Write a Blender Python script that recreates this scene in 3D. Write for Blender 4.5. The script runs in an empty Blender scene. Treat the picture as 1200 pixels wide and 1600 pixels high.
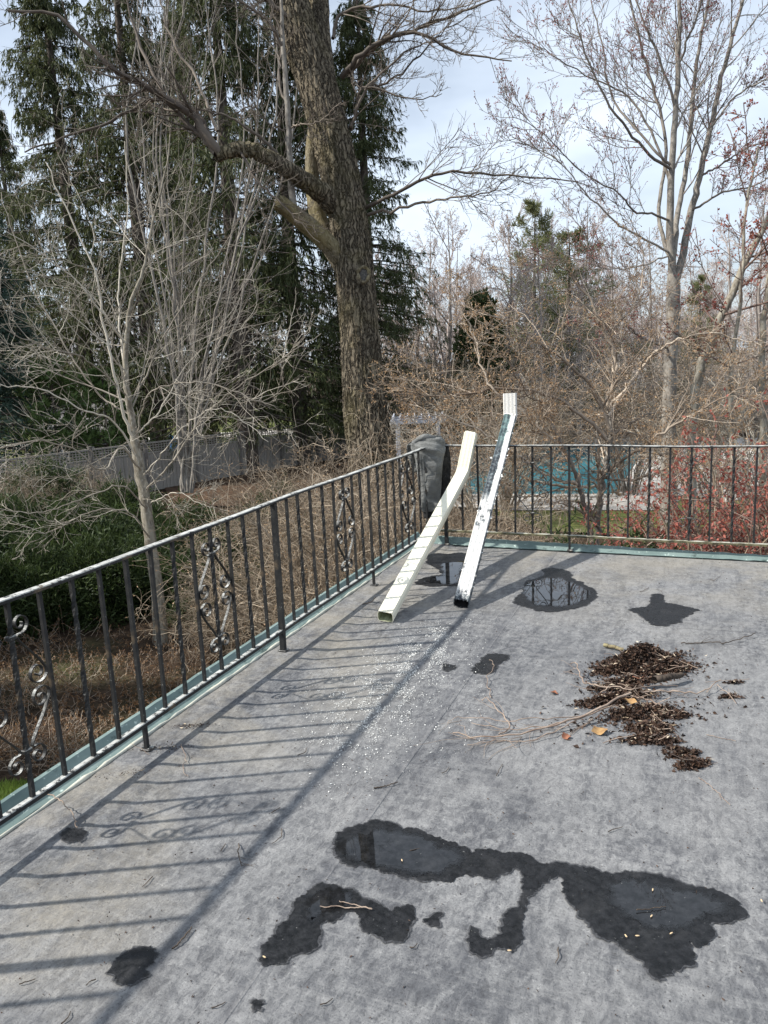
import bpy, bmesh, math
import numpy as np
from mathutils import Vector, Matrix

S = bpy.context.scene
COL = S.collection

# ------------------------------------------------------------------ camera
CP = np.array([2.06881, -5.96185, 1.54062])
YAW, PITCH, ROLL = -0.396268, 0.194008, -0.044841
FPX = 1202.0                                   # focal length in photo pixels (1200 x 1600)
FW = np.array([math.sin(YAW)*math.cos(PITCH), math.cos(YAW)*math.cos(PITCH), -math.sin(PITCH)])
_r = np.array([math.cos(YAW), -math.sin(YAW), 0.0])
_u = np.cross(_r, FW)
RT = math.cos(ROLL)*_r + math.sin(ROLL)*_u
UP = -math.sin(ROLL)*_r + math.cos(ROLL)*_u
cam = bpy.data.cameras.new('camera')
camo = bpy.data.objects.new('camera', cam)
COL.objects.link(camo)
camo.matrix_world = Matrix(((RT[0], UP[0], -FW[0], CP[0]), (RT[1], UP[1], -FW[1], CP[1]),
                            (RT[2], UP[2], -FW[2], CP[2]), (0, 0, 0, 1)))
cam.sensor_fit = 'VERTICAL'
cam.sensor_height = 36.0
cam.lens = 36.0*FPX/1600.0
cam.clip_start = 0.05
cam.clip_end = 2000.0
S.camera = camo

# ------------------------------------------------------------------ sun, sky, exposure
SUN = Vector((0.77, 0.397, -0.84)).normalized()      # the way the light travels
sl = bpy.data.lights.new('sun', 'SUN')
sl.energy = 5.0
sl.angle = math.radians(1.1)
sl.color = (1.0, 0.955, 0.88)
so = bpy.data.objects.new('sun', sl)
so.rotation_euler = SUN.to_track_quat('-Z', 'Y').to_euler()
so.location = (-20, -10, 25)
COL.objects.link(so)
W = bpy.data.worlds.new('World')
S.world = W
W.use_nodes = True
wn = W.node_tree
wn.nodes.clear()
wo = wn.nodes.new('ShaderNodeOutputWorld')
wb = wn.nodes.new('ShaderNodeBackground')
sky = wn.nodes.new('ShaderNodeTexSky')
sky.sky_type = 'NISHITA'
sky.sun_disc = False
sky.sun_elevation = math.asin(-SUN.z)
sky.sun_rotation = math.atan2(-SUN.x, -SUN.y)
sky.air_density = 1.0
sky.dust_density = 1.2
sky.ozone_density = 1.0
# a thin, even veil of high cloud over the whole sky
tcw = wn.nodes.new('ShaderNodeTexCoord')
mpw = wn.nodes.new('ShaderNodeMapping')
mpw.inputs['Scale'].default_value = (1.0, 1.0, 2.6)
nzw = wn.nodes.new('ShaderNodeTexNoise')
nzw.inputs['Scale'].default_value = 2.1
nzw.inputs['Detail'].default_value = 5
nzw.inputs['Roughness'].default_value = 0.55
rpw = wn.nodes.new('ShaderNodeMapRange')
rpw.inputs['From Min'].default_value = 0.36
rpw.inputs['From Max'].default_value = 0.68
rpw.inputs['To Min'].default_value = 0.42
rpw.inputs['To Max'].default_value = 0.88
mxw = wn.nodes.new('ShaderNodeMix')
mxw.data_type = 'RGBA'
mxw.inputs[7].default_value = (10.6, 11.9, 13.6, 1)
wn.links.new(tcw.outputs['Generated'], mpw.inputs['Vector'])
wn.links.new(mpw.outputs['Vector'], nzw.inputs['Vector'])
wn.links.new(nzw.outputs['Fac'], rpw.inputs['Value'])
wn.links.new(rpw.outputs['Result'], mxw.inputs[0])
wn.links.new(sky.outputs['Color'], mxw.inputs[6])
wn.links.new(mxw.outputs[2], wb.inputs['Color'])
wb.inputs['Strength'].default_value = 0.078
wn.links.new(wb.outputs['Background'], wo.inputs['Surface'])
S.view_settings.view_transform = 'Standard'
S.view_settings.look = 'None'
S.view_settings.gamma = 1.0
S.view_settings.exposure = 0.45
S.view_settings.use_curve_mapping = False
S.render.engine = 'CYCLES'
S.cycles.max_bounces = 6
S.cycles.diffuse_bounces = 3
S.cycles.glossy_bounces = 3
S.cycles.transparent_max_bounces = 6

# ------------------------------------------------------------------ places
GZ = -3.0                                       # garden level; the roof terrace is z = 0


def ray(px, py):
    return FW + (px-600.0)/FPX*RT + (800.0-py)/FPX*UP


def at(px, py, d):                              # a point d metres ahead of the camera
    return CP + d*ray(px, py)


def lev(px, py, z=0.0):                         # where the sight line meets a level
    v = ray(px, py)
    return CP + (z-CP[2])/v[2]*v


def onx(px, py, X=0.0):
    v = ray(px, py)
    return CP + (X-CP[0])/v[0]*v


def ony(px, py, Y=0.0):
    v = ray(px, py)
    return CP + (Y-CP[1])/v[1]*v


def base_of(px, py, d):
    p = at(px, py, d)
    p[2] = GZ
    return p


# ------------------------------------------------------------------ materials
def col4(c):
    return (c[0], c[1], c[2], 1.0)


class MB:
    def __init__(self, name, rough=0.8, spec=0.3):
        self.m = bpy.data.materials.new(name)
        self.m.use_nodes = True
        self.t = self.m.node_tree
        self.b = self.t.nodes['Principled BSDF']
        self.b.inputs['Roughness'].default_value = rough
        self.b.inputs['Specular IOR Level'].default_value = spec
        self.tc = self.t.nodes.new('ShaderNodeTexCoord')

    def link(self, a, b):
        self.t.links.new(a, b)

    def val(self, sock, v):
        if hasattr(v, 'is_linked'):
            self.link(v, sock)
        elif isinstance(v, (tuple, list)) and len(v) == 3 and sock.type == 'RGBA':
            sock.default_value = col4(v)
        else:
            sock.default_value = v

    def vec(self, scale=(1, 1, 1), rot=(0, 0, 0), kind='Object'):
        n = self.t.nodes.new('ShaderNodeMapping')
        n.inputs['Scale'].default_value = scale
        n.inputs['Rotation'].default_value = rot
        self.link(self.tc.outputs[kind], n.inputs['Vector'])
        return n.outputs['Vector']

    def noise(self, scale, detail=4, rough=0.55, vec=None, dist=0.0):
        n = self.t.nodes.new('ShaderNodeTexNoise')
        n.inputs['Scale'].default_value = scale
        n.inputs['Detail'].default_value = detail
        n.inputs['Roughness'].default_value = rough
        n.inputs['Distortion'].default_value = dist
        self.link(vec if vec is not None else self.tc.outputs['Object'], n.inputs['Vector'])
        return n.outputs['Fac']

    def voro(self, scale, vec=None, feature='F1', out='Distance'):
        n = self.t.nodes.new('ShaderNodeTexVoronoi')
        n.feature = feature
        n.inputs['Scale'].default_value = scale
        self.link(vec if vec is not None else self.tc.outputs['Object'], n.inputs['Vector'])
        return n.outputs[out]

    def rng(self, v, a, b, c=0.0, d=1.0):
        n = self.t.nodes.new('ShaderNodeMapRange')
        self.link(v, n.inputs['Value'])
        for k, x in zip(('From Min', 'From Max', 'To Min', 'To Max'), (a, b, c, d)):
            n.inputs[k].default_value = x
        return n.outputs['Result']

    def math(self, op, a, b=0.0):
        n = self.t.nodes.new('ShaderNodeMath')
        n.operation = op
        self.val(n.inputs[0], a)
        self.val(n.inputs[1], b)
        return n.outputs[0]

    def mix(self, f, a, b):
        n = self.t.nodes.new('ShaderNodeMix')
        n.data_type = 'RGBA'
        self.val(n.inputs[0], f)
        self.val(n.inputs[6], a)
        self.val(n.inputs[7], b)
        return n.outputs[2]

    def sep(self, v):
        n = self.t.nodes.new('ShaderNodeSeparateXYZ')
        self.link(v, n.inputs[0])
        return n.outputs

    def normal(self):
        n = self.t.nodes.new('ShaderNodeNewGeometry')
        return n.outputs['Normal']

    def island(self):
        n = self.t.nodes.new('ShaderNodeNewGeometry')
        return n.outputs['Random Per Island']

    def color(self, c):
        self.val(self.b.inputs['Base Color'], c)
        return self

    def rough(self, r):
        self.val(self.b.inputs['Roughness'], r)
        return self

    def bump(self, h, strength=0.4, dist=0.01):
        n = self.t.nodes.new('ShaderNodeBump')
        n.inputs['Strength'].default_value = strength
        n.inputs['Distance'].default_value = dist
        self.link(h, n.inputs['Height'])
        self.link(n.outputs['Normal'], self.b.inputs['Normal'])
        return self


def twoway(name, a, b, scale, rough=0.85, lo=0.35, hi=0.65, detail=4, bumps=0.0, vec=(1, 1, 1), spec=0.2):
    k = MB(name, rough, spec)
    v = k.vec(vec)
    n = k.noise(scale, detail, 0.6, v)
    k.color(k.mix(k.rng(n, lo, hi), a, b))
    if bumps:
        k.bump(n, bumps, 0.02)
    return k.m


def leafmat(name, a, b, trans=0.25, rough=0.6):
    k = MB(name, rough, 0.25)
    k.color(k.mix(k.island(), a, b))
    if trans:
        tr = k.t.nodes.new('ShaderNodeBsdfTranslucent')
        tr.inputs['Color'].default_value = col4([min(1, x*1.5) for x in b])
        mx = k.t.nodes.new('ShaderNodeMixShader')
        mx.inputs[0].default_value = trans
        out = k.t.nodes['Material Output']
        k.link(k.b.outputs[0], mx.inputs[1])
        k.link(tr.outputs[0], mx.inputs[2])
        k.link(mx.outputs[0], out.inputs['Surface'])
    return k.m


M = {}


def make_materials():
    # rubber roof membrane: grey, dusty, streaked, dried tide marks
    k = MB('roof_membrane', 0.75, 0.3)
    big = k.noise(0.55, 4, 0.6)
    mid = k.noise(2.2, 8, 0.66, None, 0.5)
    smud = k.noise(9.0, 9, 0.76, k.vec((1.5, 0.75, 1), (0, 0, math.radians(-20))), 0.5)
    scale = k.noise(30.0, 7, 0.72, k.vec((1.3, 0.8, 1), (0, 0, math.radians(25))), 0.8)
    streak = k.noise(2.0, 8, 0.72, k.vec((8.0, 0.7, 1), (0, 0, math.radians(-9))))
    cross = k.noise(2.6, 8, 0.74, k.vec((1.0, 10.0, 1), (0, 0, math.radians(16))))
    fine = k.noise(75, 5, 0.8)
    grit = k.noise(150, 3, 0.7)
    broad = k.noise(0.9, 5, 0.62, k.vec((1.5, 0.7, 1), (0, 0, math.radians(-15))), 0.6)
    c = k.mix(k.rng(mid, 0.38, 0.62), (0.088, 0.091, 0.100), (0.150, 0.152, 0.158))
    c = k.mix(k.math('MULTIPLY', k.rng(broad, 0.46, 0.62), 0.6), c, (0.235, 0.232, 0.228))
    c = k.mix(k.math('MULTIPLY', k.rng(broad, 0.46, 0.34), 0.6), c, (0.078, 0.081, 0.092))
    c = k.mix(k.math('MULTIPLY', k.rng(streak, 0.48, 0.62), 0.7), c, (0.072, 0.075, 0.085))
    c = k.mix(k.math('MULTIPLY', k.rng(cross, 0.50, 0.64), 0.5), c, (0.25, 0.248, 0.244))
    c = k.mix(k.math('MULTIPLY', k.rng(smud, 0.47, 0.62), 0.5), c, (0.26, 0.26, 0.258))
    c = k.mix(k.math('MULTIPLY', k.rng(smud, 0.44, 0.32), 0.45), c, (0.058, 0.06, 0.068))
    c = k.mix(k.math('MULTIPLY', k.rng(scale, 0.48, 0.62), k.rng(mid, 0.36, 0.60, 0.2, 0.6)), c, (0.30, 0.298, 0.294))
    c = k.mix(k.math('MULTIPLY', k.rng(scale, 0.47, 0.34), k.rng(broad, 0.38, 0.6, 0.75, 0.3)), c, (0.045, 0.046, 0.052))
    c = k.mix(k.math('MULTIPLY', k.math('MULTIPLY', k.rng(fine, 0.56, 0.68), k.rng(smud, 0.44, 0.62)), 0.7), c, (0.46, 0.455, 0.44))
    c = k.mix(k.math('MULTIPLY', k.rng(grit, 0.44, 0.34), 0.6), c, (0.03, 0.031, 0.035))
    sx = k.sep(k.tc.outputs['Object'])
    # tan dust gathers along the left edge and towards the far corner
    edge = k.rng(k.math('ADD', sx[0], k.math('MULTIPLY', big, 0.9)), 0.70, 1.30, 1.0, 0.0)
    far = k.rng(k.math('ADD', sx[1], k.math('MULTIPLY', mid, 0.9)), -1.6, 0.2, 0.0, 1.0)
    dust = k.math('MULTIPLY', k.math('MAXIMUM', edge, k.math('MULTIPLY', far, 0.85)), k.rng(k.noise(1.7, 8, 0.70, None, 0.4), 0.43, 0.61))
    c = k.mix(k.math('MULTIPLY', dust, k.rng(fine, 0.3, 0.7, 0.25, 0.75)), c, (0.33, 0.292, 0.222))
    # lap seams between membrane sheets
    sm0 = k.math('SUBTRACT', sx[0], k.math('MULTIPLY', k.noise(1.2, 2), 0.03))
    sm = k.math('ABSOLUTE', k.math('SUBTRACT', sm0, 1.02))
    c = k.mix(k.rng(sm, 0.0, 0.05, 0.4, 0.0), c, (0.085, 0.088, 0.1))
    dk_ = k.t.nodes.new('ShaderNodeHueSaturation')
    dk_.inputs['Value'].default_value = 0.92
    dk_.inputs['Saturation'].default_value = 0.85
    k.link(c, dk_.inputs['Color'])
    k.color(dk_.outputs['Color'])
    k.rough(k.rng(mid, 0.3, 0.7, 0.62, 0.85))
    hh = k.math('ADD', k.math('MULTIPLY', mid, 0.7), k.math('ADD', k.math('MULTIPLY', fine, 0.18), k.math('MULTIPLY', scale, 0.25)))
    hh = k.math('ADD', hh, k.math('MULTIPLY', grit, 0.06))
    hh = k.math('ADD', hh, k.math('MULTIPLY', k.rng(k.math('SUBTRACT', sm0, 1.035), -0.006, 0.006), 0.35))
    k.bump(hh, 0.55, 0.02)
    M['membrane'] = k.m

    def wet(name, mirror):
        k = MB(name, 0.3, 0.5 if mirror else 0.22)
        n = k.noise(38, 6, 0.75)
        n2 = k.noise(8, 5, 0.7)
        c = k.mix(k.rng(n, 0.4, 0.72), (0.006, 0.0065, 0.0072), (0.024, 0.025, 0.028))
        c = k.mix(k.math('MULTIPLY', k.rng(n2, 0.52, 0.70), 0.45), c, (0.042, 0.042, 0.043))
        c = k.mix(k.rng(k.noise(90, 3, 0.7), 0.70, 0.74), c, (0.20, 0.20, 0.19))
        k.color(c)
        if mirror:
            k.rough(0.015)
            k.b.inputs['IOR'].default_value = 1.45
            k.bump(k.noise(5, 2), 0.02, 0.01)
        else:
            k.rough(k.rng(n, 0.35, 0.65, 0.25, 0.6))
            k.bump(n, 0.5, 0.012)
        return k.m
    M['wet'] = wet('wet_membrane', False)
    M['water'] = wet('standing_water', True)
    k = MB('damp_membrane', 0.6, 0.25)
    n = k.noise(70, 5, 0.75)
    k.color(k.mix(k.rng(n, 0.4, 0.65), (0.028, 0.029, 0.032), (0.07, 0.071, 0.075)))
    at_ = k.t.nodes.new('ShaderNodeAttribute')
    at_.attribute_name = 'fade'
    al = k.rng(k.math('ADD', at_.outputs['Fac'], k.math('MULTIPLY', n, 1.6)), 0.85, 1.35, 0.0, 0.95)
    k.link(al, k.b.inputs['Alpha'])
    M['damp'] = k.m
    k = MB('thinning_water', 0.03, 0.5)
    k.color((0.012, 0.0125, 0.0135))
    k.b.inputs['IOR'].default_value = 1.45
    n = k.noise(60, 5, 0.75)
    at_ = k.t.nodes.new('ShaderNodeAttribute')
    at_.attribute_name = 'fade'
    al = k.rng(k.math('ADD', at_.outputs['Fac'], k.math('MULTIPLY', n, 1.2)), 0.55, 1.5, 0.0, 1.0)
    k.link(al, k.b.inputs['Alpha'])
    M['water_edge'] = k.m

    # old copper edge flashing
    k = MB('copper_verdigris', 0.7, 0.3)
    n = k.noise(3.0, 6, 0.65)
    c = k.mix(k.rng(n, 0.35, 0.65), (0.115, 0.165, 0.157), (0.20, 0.265, 0.25))
    n2 = k.noise(9, 5, 0.7, k.vec((1, 1, 3)))
    c = k.mix(k.rng(n2, 0.60, 0.68), c, (0.05, 0.075, 0.07))
    c = k.mix(k.rng(k.noise(30, 4, 0.7), 0.62, 0.7), c, (0.50, 0.60, 0.55))
    k.color(c)
    k.bump(n2, 0.2, 0.01)
    M['copper'] = k.m
    M['sealant'] = twoway('cream_sealant', (0.62, 0.60, 0.50), (0.34, 0.36, 0.33), 9, 0.7)

    # black iron with white, flaking paint
    def iron(name, lo, hi, toplo):
        k = MB(name, 0.55, 0.3)
        n = k.noise(95, 6, 0.75, k.vec((1, 1, 1)))
        n2 = k.noise(14, 5, 0.65)
        up = k.rng(k.sep(k.normal())[2], 0.3, 0.8)
        base = k.mix(k.rng(n2, 0.35, 0.7), (0.010, 0.011, 0.013), (0.038, 0.037, 0.034))
        base = k.mix(k.math('MULTIPLY', k.rng(k.noise(7, 4), 0.58, 0.68), 0.6), base, (0.17, 0.12, 0.07))
        side = k.rng(k.math('ADD', k.math('MULTIPLY', n, 0.6), k.math('MULTIPLY', n2, 0.4)), lo, hi)
        top = k.math('MULTIPLY', up, k.rng(k.noise(30, 8, 0.8), toplo, toplo+0.05))
        f = k.math('MAXIMUM', side, top)
        k.color(k.mix(f, base, k.mix(k.rng(n2, 0.35, 0.65), (0.52, 0.525, 0.50), (0.30, 0.30, 0.28))))
        k.rough(k.rng(f, 0, 1, 0.5, 0.85))
        k.bump(n, 0.35, 0.003)
        return k.m
    M['iron'] = iron('flaking_iron', 0.60, 0.62, 0.52)
    M['iron_rail'] = iron('flaking_iron_rail', 0.61, 0.63, 0.43)
    M['iron_scroll'] = iron('flaking_iron_scroll', 0.585, 0.62, 0.50)
    k = MB('mossy_iron', 0.8, 0.2)
    n = k.noise(24, 5, 0.7)
    c = k.mix(k.rng(n, 0.4, 0.6), (0.05, 0.045, 0.03), (0.17, 0.155, 0.09))
    up = k.rng(k.sep(k.normal())[2], 0.3, 0.8)
    c = k.mix(k.math('MULTIPLY', up, k.rng(k.noise(9, 5, 0.7), 0.40, 0.55)), c, (0.40, 0.40, 0.34))
    c = k.mix(k.rng(k.noise(3.5, 4), 0.70, 0.76), c, (0.34, 0.30, 0.08))
    k.color(c)
    M['iron_mossy'] = k.m

    # downspouts
    k = MB('cream_aluminium', 0.42, 0.45)
    n = k.noise(4, 5, 0.6, k.vec((1, 1, 1)))
    c = k.mix(k.rng(n, 0.4, 0.7), (0.80, 0.765, 0.62), (0.68, 0.64, 0.50))
    c = k.mix(k.math('MULTIPLY', k.rng(k.noise(40, 4), 0.62, 0.72), 0.5), c, (0.33, 0.29, 0.19))
    k.color(c)
    M['cream'] = k.m
    k = MB('cream_aluminium_inside', 0.6, 0.3)
    n = k.noise(30, 4, 0.6, k.vec((1, 1, 0.15)))
    k.color(k.mix(k.rng(n, 0.4, 0.65), (0.52, 0.54, 0.36), (0.22, 0.24, 0.12)))
    M['cream_in'] = k.m
    # local z runs along the pipe, x across its face
    k = MB('peeled_white_paint', 0.6, 0.35)
    s = k.sep(k.tc.outputs['Object'])
    n = k.noise(9, 6, 0.7, k.vec((1, 1, 0.55)))
    n2 = k.noise(42, 5, 0.7)
    white = k.mix(k.rng(n2, 0.4, 0.7), (0.70, 0.69, 0.665), (0.50, 0.485, 0.45))
    dark = k.mix(k.rng(n2, 0.45, 0.6), (0.028, 0.032, 0.038), (0.16, 0.19, 0.20))
    teal = k.mix(k.rng(n2, 0.42, 0.58), (0.15, 0.23, 0.22), (0.035, 0.05, 0.055))
    dark = k.mix(k.rng(k.math('ADD', s[2], k.math('MULTIPLY', n, 0.25)), 1.72, 1.86), dark, teal)
    # the left face of the upper half is bare, so is the foot; the right side is dark
    bare1 = k.math('MULTIPLY', k.rng(k.math('ADD', s[0], k.math('MULTIPLY', n, 0.05)), 0.028, 0.036, 1.0, 0.0),
                   k.rng(k.math('ADD', s[2], k.math('MULTIPLY', n, 0.2)), 1.05, 1.14))
    bare2 = k.rng(k.math('ADD', s[2], k.math('MULTIPLY', n, 0.34)), 0.21, 0.24, 1.0, 0.0)
    side_dark = k.rng(k.math('ADD', s[0], k.math('MULTIPLY', n, 0.02)), 0.0555, 0.058)
    f = k.math('MAXIMUM', k.math('MAXIMUM', bare1, side_dark), k.math('MULTIPLY', bare2, k.rng(n2, 0.62, 0.56)))
    f = k.math('MAXIMUM', f, k.rng(k.noise(17, 6, 0.78, k.vec((1, 1, 0.4))), 0.585, 0.605))
    k.color(k.mix(f, white, dark))
    k.bump(k.math('SUBTRACT', k.math('MULTIPLY', n2, 0.3), f), 0.6, 0.004)
    M['peeled'] = k.m
    k = MB('white_paint_elbow', 0.6, 0.35)
    n = k.noise(60, 5, 0.7, k.vec((2.5, 2.5, 0.3)))
    c = k.mix(k.rng(n, 0.45, 0.7), (0.80, 0.78, 0.73), (0.50, 0.46, 0.38))
    k.color(k.mix(k.rng(k.noise(22, 4, 0.7), 0.64, 0.66), c, (0.05, 0.05, 0.05)))
    M['peeled_elbow'] = k.m
    M['dark_inside'] = twoway('dark_pipe_inside', (0.012, 0.012, 0.013), (0.03, 0.03, 0.03), 20)

    # jacket
    def cloth(name, a, b):
        k = MB(name, 0.9, 0.1)
        n = k.noise(7, 4, 0.6)
        f = k.noise(260, 2, 0.5)
        c = k.mix(k.rng(n, 0.35, 0.7), a, b)
        k.color(c)
        k.bump(k.math('ADD', k.math('MULTIPLY', k.noise(12, 6, 0.7, k.vec((0.8, 0.8, 2.2)), 0.8), 1.2), k.math('MULTIPLY', f, 0.06)), 0.9, 0.022)
        return k.m
    M['cloth'] = cloth('grey_canvas', (0.135, 0.138, 0.133), (0.205, 0.208, 0.20))
    M['cloth_dark'] = cloth('dark_jacket_cloth', (0.025, 0.026, 0.027), (0.045, 0.045, 0.045))  # darker cloth for the hem band and the right sleeve

    # barks
    def bark(name, a, b, c3, stretch=0.16, sc=9, moss=None, bump=0.7, dist=0.04):
        k = MB(name, 0.9, 0.12)
        v = k.vec((1, 1, stretch))
        n = k.noise(sc, 6, 0.7, v, 0.5)
        n2 = k.noise(sc*3.2, 5, 0.7, v)
        c = k.mix(k.rng(n, 0.40, 0.62), a, b)
        c = k.mix(k.rng(n2, 0.5, 0.72), c, c3)
        if moss:
            c = k.mix(k.math('MULTIPLY', k.rng(k.noise(1.5, 4), 0.42, 0.66), 0.5), c, moss)
        k.color(c)
        k.bump(k.math('ADD', n, k.math('MULTIPLY', n2, 0.4)), bump, dist)
        return k.m
    k = MB('furrowed_bark', 0.92, 0.1)
    wv = k.vec((1, 1, 0.075))
    ds = k.t.nodes.new('ShaderNodeVectorMath')
    ds.operation = 'MULTIPLY_ADD'
    nn = k.t.nodes.new('ShaderNodeTexNoise')
    nn.inputs['Scale'].default_value = 5.0
    nn.inputs['Detail'].default_value = 3
    k.link(k.tc.outputs['Object'], nn.inputs['Vector'])
    k.link(nn.outputs['Color'], ds.inputs[0])
    ds.inputs[1].default_value = (0.20, 0.20, 0.05)
    k.link(wv, ds.inputs[2])
    fur = k.voro(13, ds.outputs[0], 'DISTANCE_TO_EDGE')
    fine = k.noise(34, 6, 0.75, k.vec((1, 1, 0.3)))
    ridge = k.rng(fur, 0.0, 0.22)
    c = k.mix(ridge, (0.026, 0.021, 0.016), (0.215, 0.18, 0.13))
    c = k.mix(k.math('MULTIPLY', k.rng(fine, 0.45, 0.7), 0.6), c, (0.30, 0.265, 0.20))
    c = k.mix(k.math('MULTIPLY', k.rng(fine, 0.5, 0.3), 0.6), c, (0.05, 0.04, 0.03))
    c = k.mix(k.math('MULTIPLY', k.rng(k.noise(1.3, 5), 0.48, 0.66), 0.35), c, (0.19, 0.165, 0.07))
    k.color(c)
    k.bump(k.math('ADD', ridge, k.math('MULTIPLY', fine, 0.5)), 1.0, 0.045)
    M['bark_big'] = k.m
    M['bark_stub'] = bark('lichen_bark', (0.07, 0.058, 0.04), (0.25, 0.215, 0.15), (0.33, 0.30, 0.23), 0.35, 14, (0.27, 0.22, 0.08), 0.9, 0.04)
    M['bark_grey'] = bark('grey_bark', (0.13, 0.115, 0.10), (0.27, 0.245, 0.21), (0.34, 0.32, 0.285), 0.35, 8, None, 0.25, 0.02)
    M['bark_pale'] = bark('pale_bark', (0.15, 0.13, 0.10), (0.33, 0.30, 0.24), (0.40, 0.38, 0.33), 0.4, 7, None, 0.2, 0.02)
    M['bark_spruce'] = bark('spruce_bark', (0.055, 0.042, 0.034), (0.15, 0.125, 0.105), (0.2, 0.18, 0.16), 0.3, 9)
    M['bark_tan'] = bark('tan_bark', (0.20, 0.15, 0.105), (0.36, 0.295, 0.22), (0.42, 0.37, 0.30), 0.35, 8, None, 0.3, 0.02)
    M['bark_far'] = bark('far_bark', (0.20, 0.17, 0.15), (0.33, 0.295, 0.265), (0.36, 0.33, 0.30), 0.4, 3, None, 0.2, 0.02)
    M['wood_cut'] = twoway('grey_cut_wood', (0.05, 0.047, 0.043), (0.13, 0.125, 0.115), 40)

    def twig(name, a, b, var=0.7):
        k = MB(name, 0.75, 0.25)
        c = k.mix(k.rng(k.noise(1.1, 3), 0.35, 0.65), a, b)
        c = k.mix(k.rng(k.island(), 0.0, 1.0, 0.0, var), c, [x*0.42 for x in a])
        k.color(k.mix(k.math('GREATER_THAN', k.island(), 0.80), c, [min(1, x*1.2) for x in b]))
        return k.m
    M['twig_pale'] = twig('pale_twigs', (0.29, 0.25, 0.20), (0.46, 0.42, 0.35))
    M['twig_grey'] = twig('grey_twigs', (0.16, 0.137, 0.118), (0.28, 0.248, 0.212))
    M['twig_tan'] = twig('tan_twigs', (0.215, 0.165, 0.115), (0.37, 0.305, 0.23), 0.85)
    M['twig_brown'] = twig('brown_twigs', (0.20, 0.15, 0.11), (0.40, 0.335, 0.265), 0.6)
    M['twig_far_hazed'] = twig('hazed_far_twigs', (0.33, 0.275, 0.25), (0.47, 0.41, 0.375), 0.15)  # lightened colour stands in for haze over the far woods
    M['twig_dark'] = twig('dark_twigs', (0.10, 0.08, 0.065), (0.215, 0.18, 0.145))
    M['twig_red'] = twig('reddish_twigs', (0.15, 0.09, 0.075), (0.27, 0.20, 0.16))

    M['spruce'] = leafmat('spruce_needles', (0.020, 0.033, 0.013), (0.092, 0.104, 0.038), 0.18)
    M['spruce_blue'] = leafmat('blue_spruce_needles', (0.025, 0.05, 0.04), (0.06, 0.10, 0.075), 0.15)
    M['pine'] = leafmat('pine_needles', (0.085, 0.10, 0.046), (0.21, 0.215, 0.10), 0.2)
    M['pine_bright'] = leafmat('bright_pine_needles', (0.05, 0.085, 0.028), (0.13, 0.19, 0.06), 0.2)
    M['cedar'] = leafmat('cedar_sprays', (0.035, 0.055, 0.022), (0.105, 0.125, 0.048), 0.2)
    M['yew'] = leafmat('yew_leaves', (0.013, 0.026, 0.009), (0.060, 0.086, 0.028), 0.2)
    M['redleaf'] = leafmat('red_leaves', (0.20, 0.05, 0.04), (0.37, 0.13, 0.095), 0.25)
    M['redbud'] = leafmat('red_buds', (0.16, 0.045, 0.045), (0.33, 0.10, 0.085), 0.15)
    M['bud'] = leafmat('orange_buds', (0.26, 0.15, 0.08), (0.46, 0.31, 0.17), 0.15)
    M['budpink'] = leafmat('pinkish_buds', (0.24, 0.14, 0.12), (0.36, 0.24, 0.19), 0.15)
    M['rust'] = leafmat('rusty_dry_leaves', (0.10, 0.05, 0.028), (0.25, 0.15, 0.075), 0.15)
    M['litter'] = leafmat('dead_leaf_bits', (0.014, 0.010, 0.008), (0.082, 0.047, 0.031), 0.0)
    M['litter_pale'] = leafmat('pale_leaf_bits', (0.30, 0.22, 0.14), (0.55, 0.47, 0.36), 0.0)
    M['caulk'] = twoway('lap_caulk', (0.045, 0.046, 0.05), (0.11, 0.11, 0.112), 25, 0.8)
    M['muck'] = twoway('wet_leaf_muck', (0.018, 0.014, 0.011), (0.06, 0.047, 0.037), 30, 0.7)
    M['leaf_yellow'] = twoway('yellow_dead_leaf', (0.42, 0.27, 0.12), (0.26, 0.15, 0.07), 30)
    M['leaf_brown'] = twoway('brown_dead_leaf', (0.30, 0.13, 0.075), (0.18, 0.08, 0.05), 30)
    M['stick'] = twoway('lichen_stick', (0.30, 0.27, 0.15), (0.15, 0.12, 0.075), 30)
    M['stick_pale'] = twoway('pale_stick', (0.36, 0.285, 0.225), (0.20, 0.145, 0.115), 20)
    M['stick_dark'] = twoway('dark_stick', (0.045, 0.036, 0.03), (0.11, 0.085, 0.065), 20)
    M['flake'] = twoway('white_paint_flakes', (0.80, 0.80, 0.77), (0.60, 0.60, 0.57), 10)
    M['seed'] = twoway('pale_seed', (0.62, 0.48, 0.30), (0.50, 0.36, 0.22), 60)

    # ground
    k = MB('leaf_litter_soil', 0.95, 0.1)
    n = k.noise(0.16, 5, 0.6)
    f = k.noise(5.0, 6, 0.75)
    c = k.mix(k.rng(f, 0.35, 0.65), (0.018, 0.013, 0.009), (0.078, 0.053, 0.036))
    g = k.mix(k.rng(f, 0.35, 0.65), (0.05, 0.065, 0.022), (0.12, 0.135, 0.05))
    k.color(k.mix(k.math('MULTIPLY', k.rng(n, 0.58, 0.70), 0.5), c, g))
    k.bump(f, 0.8, 0.08)
    M['soil'] = k.m
    k = MB('mulch', 0.95, 0.1)
    f = k.noise(6.0, 6, 0.75)
    k.color(k.mix(k.rng(f, 0.35, 0.65), (0.035, 0.022, 0.015), (0.12, 0.078, 0.052)))
    k.bump(f, 0.8, 0.06)
    M['mulch'] = k.m
    k = MB('lawn_grass', 0.9, 0.15)
    f = k.noise(11.0, 6, 0.75)
    n = k.noise(0.5, 4, 0.6)
    c = k.mix(k.rng(f, 0.35, 0.65), (0.055, 0.07, 0.02), (0.14, 0.16, 0.05))
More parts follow.
